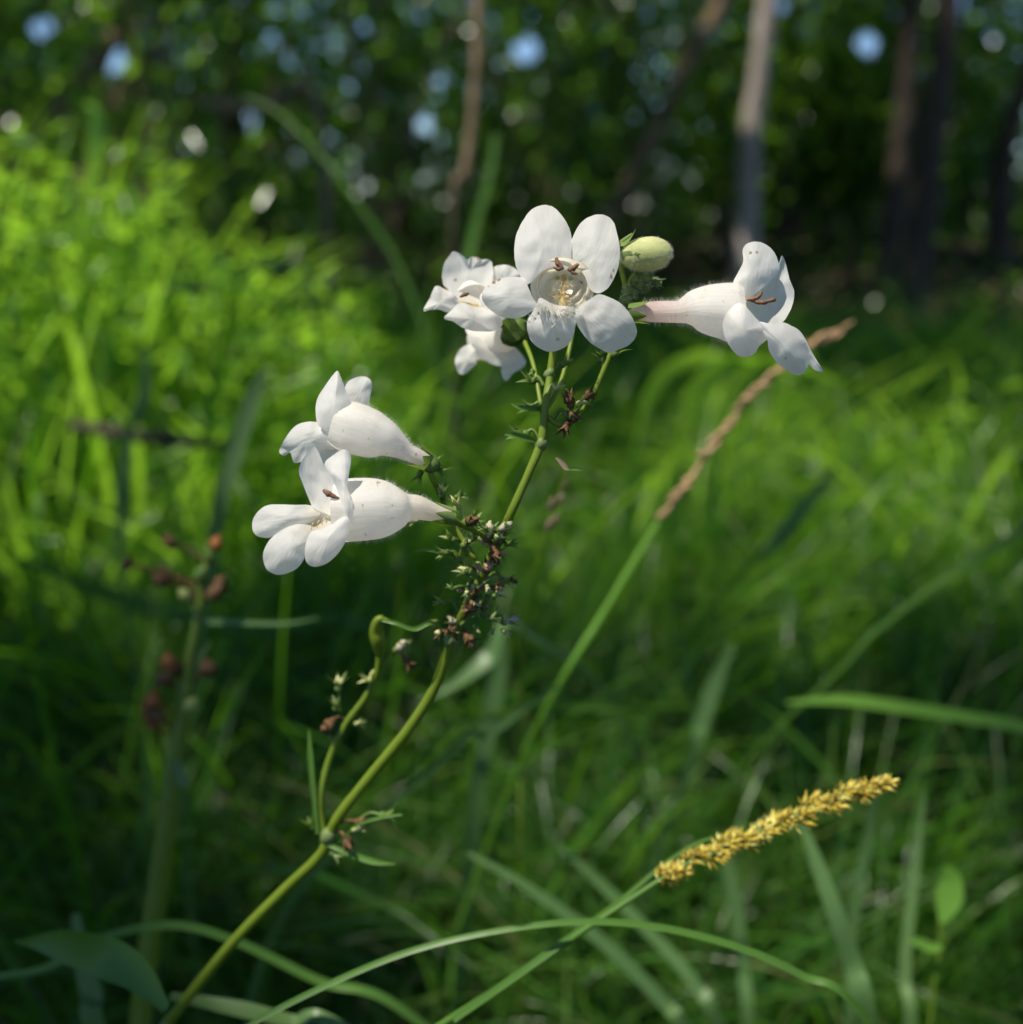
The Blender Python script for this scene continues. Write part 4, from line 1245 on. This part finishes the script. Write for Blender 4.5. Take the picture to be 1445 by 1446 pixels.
# --- spent calyces, seed capsules and bracts along the stem
def spent(px, py, d, dx, dy, size=3.0, mat='sepal', cap=None, seed=0, stalk_to=None, flare=.6, parent=None, stub=True):
    parent = parent or plant
    size *= .86
    d += low(py); stalk_to = stalk_to and (stalk_to[0], stalk_to[1], stalk_to[2] + low(stalk_to[1]))
    p0 = P(px, py, d)
    dr = (RT * dx + UP * dy - FWD * .25).normalized()
    mb = MB()
    sepals(mb, p0, dr, size / 1000, flare=flare, seed=seed, wid=.42)
    ball(mb, p0, size / 1000 * .28, 1, dr, .2, seed, 8, 6, rnd=.4)
    if stalk_to:
        q_ = P(*stalk_to)
        mid = (q_ + p0) / 2 + UP * .0012
        tube(mb, [q_, mid, p0], [.00035, .0003, .0004], 6, rnd=.5)
    o = mb.build('calyx', M[mat], parent)
    if cap:
        mb = MB()
        ball(mb, p0 + dr * size / 1000 * .45, size / 1000 * (.34 if cap != 'bud' else .27), 1.25, dr, .75, seed + .5, beak=.5, rnd=.8)
        mb.build('seed_capsule', M[cap], o)
    return o


SP = [
    (658, 738, .179, .3, .1, 3.4, 'sepal', 'dry', (672, 760, .182)), (645, 716, .180, -.2, 1, 2.4, 'bud', None, (655, 735, .181)), (625, 700, .182, -.1, 1, 2.8, 'sepal', 'bud', (632, 730, .182)),
    (645, 702, .183, .8, .5, 2.2, 'sepal', None, None), (588, 735, .178, -1, -.3, 1.8, 'bud', None, None), (690, 757, .180, .2, 1, 3.0, 'sepal', 'pale', (697, 775, .183)),
    (706, 748, .180, .8, .5, 2.8, 'sepal', 'pale', (700, 765, .183)), (697, 775, .179, .1, -.4, 3.2, 'dry', 'dry', None), (716, 768, .181, 1, .1, 2.4, 'sepal', None, (703, 770, .183)),
    (687, 806, .178, .1, .3, 3.0, 'dry', 'tan', None), (662, 808, .179, -.4, .2, 2.8, 'sepal', 'bud', (676, 815, .183)), (660, 832, .179, -.1, -.8, 1.8, 'sepal', 'bud', (668, 820, .183)),
    (710, 820, .181, 1, 0, 2.4, 'sepal', None, (690, 815, .183)), (688, 828, .179, .2, -.8, 1.6, 'bud', 'pale', None), (698, 842, .180, .8, .5, 2.3, 'sepal', 'bud', (682, 862, .183)),
    (675, 860, .180, -.3, -1, 2.0, 'sepal', None, (690, 846, .182)), (690, 874, .180, .9, .3, 3.0, 'sepal', None, (662, 868, .183)), (712, 878, .180, .9, .3, 3.2, 'sepal', 'pale', (690, 874, .182)),
    (710, 890, .181, .7, -.6, 2.0, 'bud', None, None), (697, 888, .181, -.4, -1, 1.8, 'bud', None, None), (658, 895, .184, .2, -.3, 3.6, 'dry', 'dry', None), (645, 880, .185, -.5, .3, 3.0, 'dry', 'dry', None),
    (640, 762, .181, -.6, .5, 2.6, 'sepal', None, (660, 785, .183)), (632, 780, .182, -.8, -.1, 2.6, 'sepal', None, (655, 800, .183)), (648, 790, .183, -.3, .8, 2.8, 'sepal', None, None),
    (672, 735, .181, .2, 1, 2.0, 'sepal', None, None), (655, 770, .181, .6, .6, 2.8, 'sepal', 'bud', None), (628, 852, .184, -.8, .4, 2.6, 'sepal', None, (648, 865, .184)), (672, 885, .182, .3, -.9, 2.4, 'sepal', None, None),
    (606, 652, .183, .8, -.1, 3.0, 'sepal', None, None), (594, 668, .182, -.3, -1, 2.4, 'sepal', None, None), (618, 662, .183, .9, -.5, 2.4, 'sepal', None, None),
    # under the front flowers
    (800, 585, .179, .6, -.2, 3.2, 'sepal', 'dry', (783, 590, .180)), (806, 572, .178, -.3, .8, 3.0, 'dry', 'dry', None), (826, 562, .178, .8, .4, 2.6, 'dry', 'dry', None), (818, 570, .177, .9, .5, 2.4, 'bud', None, None),
    (800, 598, .179, -.2, -.7, 2.8, 'dry', None, None), (753, 575, .181, -1, .1, 3.0, 'sepal', None, (768, 580, .181)), (742, 613, .180, -1, .1, 3.4, 'sepal', None, (762, 620, .180)),
    (752, 538, .183, -.6, .3, 2.8, 'sepal', None, (768, 545, .182)), (795, 515, .182, .8, .6, 2.6, 'sepal', None, (780, 530, .181)), (785, 549, .179, .8, .4, 2.0, 'bud', None, (774, 556, .180)),
    (752, 524, .184, -.3, -1, 2.0, 'sepal', None, None), (868, 500, .176, .6, .9, 3.2, 'sepal', None, (858, 512, .177)), (850, 508, .178, -.3, .9, 2.6, 'sepal', None, (853, 520, .177)),
    # node low on the stem
    (505, 1160, .187, 1, .15, 3.0, 'dry', 'dry', (466, 1176, .190)), (540, 1152, .186, 1, .1, 4.0, 'sepal', None, (505, 1160, .187)), (500, 1172, .186, .6, .3, 2.2, 'bud', 'bud', None),
    (488, 1182, .188, .3, -.6, 3.4, 'dry', 'dry', (468, 1180, .190)), (470, 1205, .189, .8, -.4, 3.0, 'sepal', None, None), (440, 1168, .191, -.4, 1, 2.6, 'sepal', None, None),
]
for k in range(22):
    y_ = rr_.uniform(735, 895)
    xs = float(np.interp(y_, [735, 812, 895], [690, 682, 645])) + rr_.gauss(0, 20)
    SP.append((xs, y_, .181 + rr_.uniform(-.003, .004), rr_.choice((-1, 1)) * rr_.uniform(.3, 1), rr_.uniform(-.4, .9), rr_.uniform(1.6, 2.8), rr_.choice(('sepal', 'sepal', 'dry', 'bud')),
               rr_.choice((None, None, 'dry', 'tan', 'pale', 'bud')), (float(np.interp(y_ + 12, [735, 812, 895], [712, 682, 645])), y_ + 12, .183)))
for k, s_p in enumerate(SP):
    spent(*s_p[:7], cap=s_p[7], seed=200 + k, stalk_to=s_p[8])
# narrow bracts
for pts in ([(462, 1192, .189, 1.0), (480, 1200, .188, 1.4), (500, 1208, .187, 1.7), (530, 1217, .186, 1.7), (558, 1220, .186, .4)],
            [(478, 1190, .188, .5), (500, 1168, .186, .7), (530, 1156, .185, .9), (568, 1150, .184, .5)],
            [(760, 623, .180, 1.0), (745, 618, .179, 1.6), (728, 615, .178, 1.4), (712, 613, .178, .2)],
            [(768, 577, .181, 1.0), (752, 577, .180, 1.4), (735, 575, .179, 1.2), (722, 570, .179, .2)],
            [(785, 646, .172, .4), (792, 652, .172, 1.0), (799, 660, .172, 1.1), (804, 663, .172, .3)],
            [(640, 905, .185, .8), (612, 880, .184, 1.0), (585, 888, .183, 1.2), (560, 880, .183, 1.0), (540, 876, .184, .6)],
            [(585, 780, .183, .2), (600, 776, .183, .9), (618, 779, .183, .8), (640, 790, .184, .6)],
            [(448, 1178, .190, 1.2), (442, 1120, .192, 1.4), (438, 1070, .194, 1.6), (436, 1030, .196, .4)],
            [(803, 663, .174, .3), (812, 662, .174, .8), (822, 664, .174, .3)]):
    B('bract', [(a_, b_, c_ + low(b_), d_ * .75) for a_, b_, c_, d_ in pts], None, 'blade' if pts[0][0] != 785 else 'blade_dry', parent=plant, ground=False, fold=.5, rnd=.8)

# side branch with curled tip
mb = MB()
pxtube(mb, [(458, 1180, .191, .8), (452, 1130, .193, .8), (466, 1070, .196, .75), (490, 1020, .197, .7), (516, 985, .198, .7), (532, 950, .198, .65), (536, 925, .198, .7)], 10, sink=True, rnd=.3)
pxtube(mb, [(536, 925, .198, .8), (534, 905, .197, 1.5), (532, 890, .197, 1.5), (534, 876, .196, .9), (541, 873, .196, .6)], 10, sink=True, rnd=.5)
pxtube(mb, [(541, 874, .196, .45), (560, 882, .196, .45), (585, 888, .195, .45), (605, 880, .195, .4), (618, 876, .195, .15)], 8, sink=True, rnd=.6)
sb = mb.build('side_branch', M['stem'], plant)
for k, s_p in enumerate([(470, 1018, .196, -.2, -.2, 3.6, 'dry', 'dry', (490, 1022, .197)), (474, 1000, .197, -.1, 1, 2.8, 'sepal', None, None), (478, 972, .197, .1, 1, 3.6, 'sepal', 'bud', (480, 1005, .197)),
                         (522, 960, .197, -1, .2, 2.6, 'bud', None, (532, 952, .198)), (560, 918, .196, .6, .5, 3.4, 'sepal', 'pale', (538, 940, .198)), (572, 932, .197, .6, -.5, 3.2, 'dry', None, (556, 925, .197)),
                         (503, 1022, .196, 1, .3, 2.0, 'bud', None, None)]):
    spent(*s_p[:7], cap=s_p[7], seed=300 + k, stalk_to=s_p[8])

# broad dark leaf at the foot of the stem
def broadleaf(pts, parent, mat='blade', name='leaf', rnd=.2, tilt=.4, fold=.25):
    return B(name, pts, None, mat, parent=parent, ground=False, tilt=tilt, rnd=rnd, fold=fold)


broadleaf([(236, 1425, .224, 2), (200, 1378, .228, 7), (150, 1350, .232, 9), (100, 1336, .236, 8), (50, 1330, .24, 3), (20, 1330, .242, .5)], plant, rnd=.1)

# ------------------------------------------------------------------ second, spent stalk on the left
DS = .30
e = empty('spent_flower_stalk', Vector((P(190, 1446, DS).x, P(190, 1446, DS).y, 0)), 'blurred old flower stalk with rusty seed heads left of the white flowers', 'plant')
mb = MB()
pxtube(mb, [(292, 770, DS, .9), (288, 820, DS, 1.1), (280, 870, DS, 1.3), (268, 930, DS, 1.6), (258, 1000, DS, 2.2), (246, 1080, DS, 2.7), (236, 1160, DS, 3.0), (224, 1250, DS, 3.2), (206, 1370, DS, 3.3), (196, 1470, DS, 3.3)], 12, res=80, wob=.1, rnd=.2)
l_ = P(196, 1470, DS)
tube(mb, [l_, Vector((l_.x - .01, l_.y + .01, l_.z * .5)), Vector((l_.x - .015, l_.y + .015, -.02))], [.0033, .0034, .0036], 10, rnd=.2)
mb.build('stem', M['stem'], e)
HD = [(238, 936, 2.3, 'rust'), (246, 945, 2.0, 'dry'), (232, 958, 2.1, 'dry'), (216, 990, 2.5, 'rust'), (212, 1005, 2.0, 'rust'), (222, 1012, 2.2, 'dry'), (296, 944, 2.2, 'dry'), (308, 828, 2.4, 'dry'), (302, 838, 2.0, 'dry'),
      (306, 768, 1.8, 'rust'), (236, 812, 1.8, 'dry'), (226, 820, 1.6, 'dry'), (241, 766, 1.7, 'dry'), (180, 798, 1.5, 'dry'), (268, 996, 1.8, 'bud'), (284, 812, 2.0, 'sepal'), (296, 786, 1.8, 'sepal'), (262, 840, 1.4, 'bud'), (215, 1022, 1.6, 'rust')]
for k, (x0, y0, r0, m_) in enumerate(HD):
    mb = MB()
    p0 = P(x0, y0, DS - .003 + .002 * math.sin(k * 2.1))
    V_, F_ = ball(mb, p0, r0 / 1000, 1.2, (math.sin(k), -.2, 1), .4, k * 3, beak=.8, rnd=.4)
    sepals(mb, p0 - Vector((0, 0, r0 / 1000)), (math.sin(k), -.2, 1), r0 * 1.6 / 1000, flare=.5, seed=k)
    sx = np.interp(y0 + 25, [770, 930, 1160], [292, 268, 236])
    tube(mb, [P(sx, y0 + 28, DS), P((x0 + sx) / 2, y0 + 10, DS), p0], [.0005, .0005, .0005], 6, rnd=.3)
    mb.build('seed_head', M[m_], e)
for pts in ([(260, 1110, DS - .004, 5), (254, 1090, DS - .004, 4), (250, 1070, DS - .004, 1)], [(270, 880, DS, 1.5), (300, 878, DS, 2.4), (400, 880, DS, 1.4), (450, 872, DS, .4)], [(268, 960, DS, 1.5), (282, 930, DS, 1.7), (297, 905, DS, .6)]):
    B('bract', pts, None, 'blade_dull', parent=e, ground=False, rnd=.9)

# ------------------------------------------------------------------ golden sedge spike
DG = .211
e = empty('sedge', Vector((P(560, 1500, .22).x, P(560, 1500, .22).y, 0)), 'fox sedge culm bending right with a long golden seed spike', 'sedge')
mb = MB()
axis = [(560, 1490, 0.215, .75), (625, 1446, .213, .75), (720, 1385, .212, .72), (820, 1317, .211, .7), (888, 1272, .211, .65), (940, 1238, .211, .55), (985, 1212, .211, .45), (1040, 1190, .211, .4), (1100, 1163, .211, .35), (1160, 1136, .211, .3), (1215, 1116, .211, .25), (1262, 1106, .211, .15)]
pxtube(mb, axis, 9, res=90, rnd=.6)
l_ = P(560, 1490, .215)
tube(mb, [l_, Vector((l_.x - .03, l_.y + .004, l_.z - .05)), Vector((l_.x - .045, l_.y + .01, l_.z - .17)), Vector((e.location.x - .04, e.location.y, -.02))], [.00075, .0009, .001, .0012], 8, rnd=.5)
mb.build('culm', M['blade'], e)
B('leaf', [(640, 1440, .2095, 1.4), (760, 1356, .209, 1.5), (870, 1276, .214, 1.0), (935, 1222, .216, .8), (990, 1188, .217, .7), (1040, 1177, .217, .3)], None, 'blade', parent=e, ground=False)
c = catmull([a_[:2] for a_ in axis[5:]], 200)
rr_ = random.Random(11)
CL = [(0, 15, 1.0), (9, 11, .8), (19, 14, .7), (33, 13, .85), (47, 11, 1.0), (60, 13, 1.15), (74, 12, 1.1), (88, 12, 1.15), (101, 11, .95), (114, 12, 1.1), (127, 12, 1.15), (141, 11, 1.1), (154, 10, 1.0), (167, 9, .9), (179, 8, .75), (190, 7, .6)]
for k, (i0, _, s0) in enumerate(CL):
    p2 = c[min(199, i0)]
    T2 = c[min(199, i0 + 3)] - c[max(0, i0 - 3)]
    T2 /= np.linalg.norm(T2)
    off = (math.sin(k * 2.7) * 5.5)
    s0 *= 1.0
    cen = P(p2[0] + T2[1] * off, p2[1] - T2[0] * off, DG + .0005 * math.sin(k * 4))
    ad = (RT * float(T2[0]) - UP * float(T2[1])).normalized()
    mb = MB()
    for j in range(80):
        # beaked scales pointing out and toward the tip
        while True:
            q_ = Vector((rr_.uniform(-1, 1), rr_.uniform(-1, 1), rr_.uniform(-1, 1)))
            if .1 < q_.length < 1: break
        b0 = cen + q_ * .0012 * s0 + ad * q_.x * .0012 * s0
        d_ = (q_.normalized() * .9 + ad * .75).normalized()
        L_ = rr_.uniform(.0009, .0026) * (.5 + .5 * s0)
        s1 = d_.orthogonal().normalized() * .0003
        s2 = d_.cross(s1)
        m_ = b0 + d_ * L_ * .35
        tp = b0 + d_ * L_
        mb.add([b0, m_ + s1, m_ - s1 * .5 + s2 * .87, m_ - s1 * .5 - s2 * .87, tp], [(0, 1, 2), (0, 2, 3), (0, 3, 1), (4, 2, 1), (4, 3, 2), (4, 1, 3)], rnd=min(1, max(0, rr_.gauss(.52, .34) + (.35 if k == 7 else 0))))
    mb.build('spikelet', M['spike'], e, smooth=False)

# ------------------------------------------------------------------ dry tan grass stalk, right of centre
e = empty('dry_grass_stalk', Vector((P(800, 950, .36).x, P(800, 950, .36).y, 0)), 'tan dry seed stalk curving behind and under the right flower', 'grass stalk')
mb = MB()
DK = .35
pxtube(mb, [(640, 1330, .44, .9), (690, 1190, .41, .9), (742, 1060, .375, 1.0), (800, 950, DK, 1.1), (850, 870, DK, 1.25), (895, 795, DK, 1.25), (935, 730, DK, 1.1)], 9, rnd=1.0)
l_ = P(800, 950, DK)
g_ = P(640, 1330, .44); tube(mb, [g_, Vector((g_.x - .01, g_.y + .01, -.02))], [.0009, .0012], 9, rnd=.3)
mb.build('culm', M['blade_bright'], e)
mb = MB()
pxtube(mb, [(935, 730, DK, .9), (972, 680, DK, .9), (1000, 640, DK, .8), (1040, 585, DK, .8), (1090, 530, DK, .7), (1140, 490, DK, .6), (1195, 467, DK, .4)], 8, rnd=.5)
mb.build('dry_axis', M['straw'], e)
for k, (x0, y0, s0) in enumerate(((940, 722, 1.0), (960, 695, 1.3), (978, 672, .9), (1003, 635, 1.3), (1018, 612, 1.3), (1032, 595, .9), (1055, 562, 1.2), (1080, 538, 1.5), (1105, 520, 1.2), (1130, 495, .9), (1155, 480, 1.2), (1175, 472, 1.2), (1190, 467, .9))):
    mb = MB()
    for j in range(7):
        a_ = rr_.uniform(-.5, .5)
        ball(mb, P(x0 + (q5 := rr_.uniform(-11, 11)), y0 - q5 * .8 + rr_.uniform(-3, 3), DK + rr_.uniform(-.002, .002)), .00062 * s0, 3.4, (.7 + a_ * .3, 0, .6 + a_), .3, j + k * 9, 7, 6)
    mb.build('spikelet', M['straw'], e)
# pale seed cluster just right of the main stem
e = empty('dry_grass_stalk', Vector((P(750, 900, .30).x, P(750, 900, .30).y, 0)), 'small faded seed head hanging right of the main stem', 'grass stalk')
mb = MB(); pxtube(mb, [(800, 665, .283, .2), (790, 700, .285, .22), (772, 745, .286, .25), (755, 800, .29, .28), (740, 900, .31, .3), (735, 1100, .36, .35)], 8, rnd=.3)
l_ = P(735, 1100, .36); tube(mb, [l_, Vector((l_.x, l_.y + .02, -.02))], [.0004, .0005], 8, res=8, rnd=.3)
mb.build('culm', M['stem'], e)
for k, (x0, y0) in enumerate(((797, 685), (791, 705), (779, 712), (784, 735), (775, 742))):
    mb = MB(); ball(mb, P(x0, y0, .285), .0009, 2.2, (.4, 0, 1), .3, k, 8, 6, rnd=.8); mb.build('spikelet', M['thatch'], e)

# ------------------------------------------------------------------ upright brown stalk and leaning branches in the background
e = empty('brown_stalk', Vector((P(640, 380, .8).x, P(640, 380, .8).y, 0)), 'upright blurred brown stalk rising out of the frame above the frayed flower', 'stalk')
mb = MB()
tube(mb, [P(676, -40, .8), P(674, 60, .8), P(668, 160, .8), P(656, 250, .8), P(640, 350, .81), Vector((P(630, 420, .82).x, P(630, 420, .82).y + .10, -.02))], [.0030, .0034, .0036, .0034, .0022, .0022], 10, res=50, wob=.2)
mb.build('stem', M['twig'], e)
for k, (a_, b_, dd, r0, r1, lab, m_) in enumerate((
        ((1052, -60), (890, 250), 4.2, .030, .024, 'leaning thin bare trunk crossing left of the pale trunk', 'twig'),
        ((262, -40), (175, 140), 3.4, .040, .036, 'leaning brown trunk above the sunlit sedge', 'twig'),
        ((150, 70), (80, 170), 3.0, .028, .028, 'short leaning brown limb left of the leaning trunk', 'twig'))):
    p0, p1 = P(*a_, dd), P(*b_, dd)
    g_ = p1 + (p1 - p0) * ((p1.z + .05) / max(.05, p0.z - p1.z))
    top = p0 + (p0 - p1) * 1.2
    e = empty('leaning_trunk', (g_.x, g_.y, 0), lab, 'tree trunk')
    mb = MB(); tube(mb, [top, p0, p1, g_], [r0 * .8, r0, r1, r1 * 1.3], 12, res=30, wob=.3); mb.build('trunk', M[m_], e)
e = empty('dead_branch', P(120, 605, .7), 'dark dead branch lying low in the left grass', 'branch')
mb = MB(); tube(mb, [P(100, 600, .7), P(180, 612, .7), P(250, 622, .71), P(330, 628, .73)], [.0035, .0045, .0045, .002], 9, res=30, wob=.3); mb.build('limb', M['bark'], e)
e = empty('dead_branch', P(300, 145, 1.6), 'brown dead branch lying level above the left grass', 'branch')
mb = MB(); tube(mb, [P(270, 140, 1.6), P(330, 150, 1.6), P(380, 148, 1.62), P(450, 160, 1.65), P(470, 620, 1.7)], [.006, .010, .010, .007, .008], 9, res=30, wob=.3); mb.build('limb', M['twig'], e)
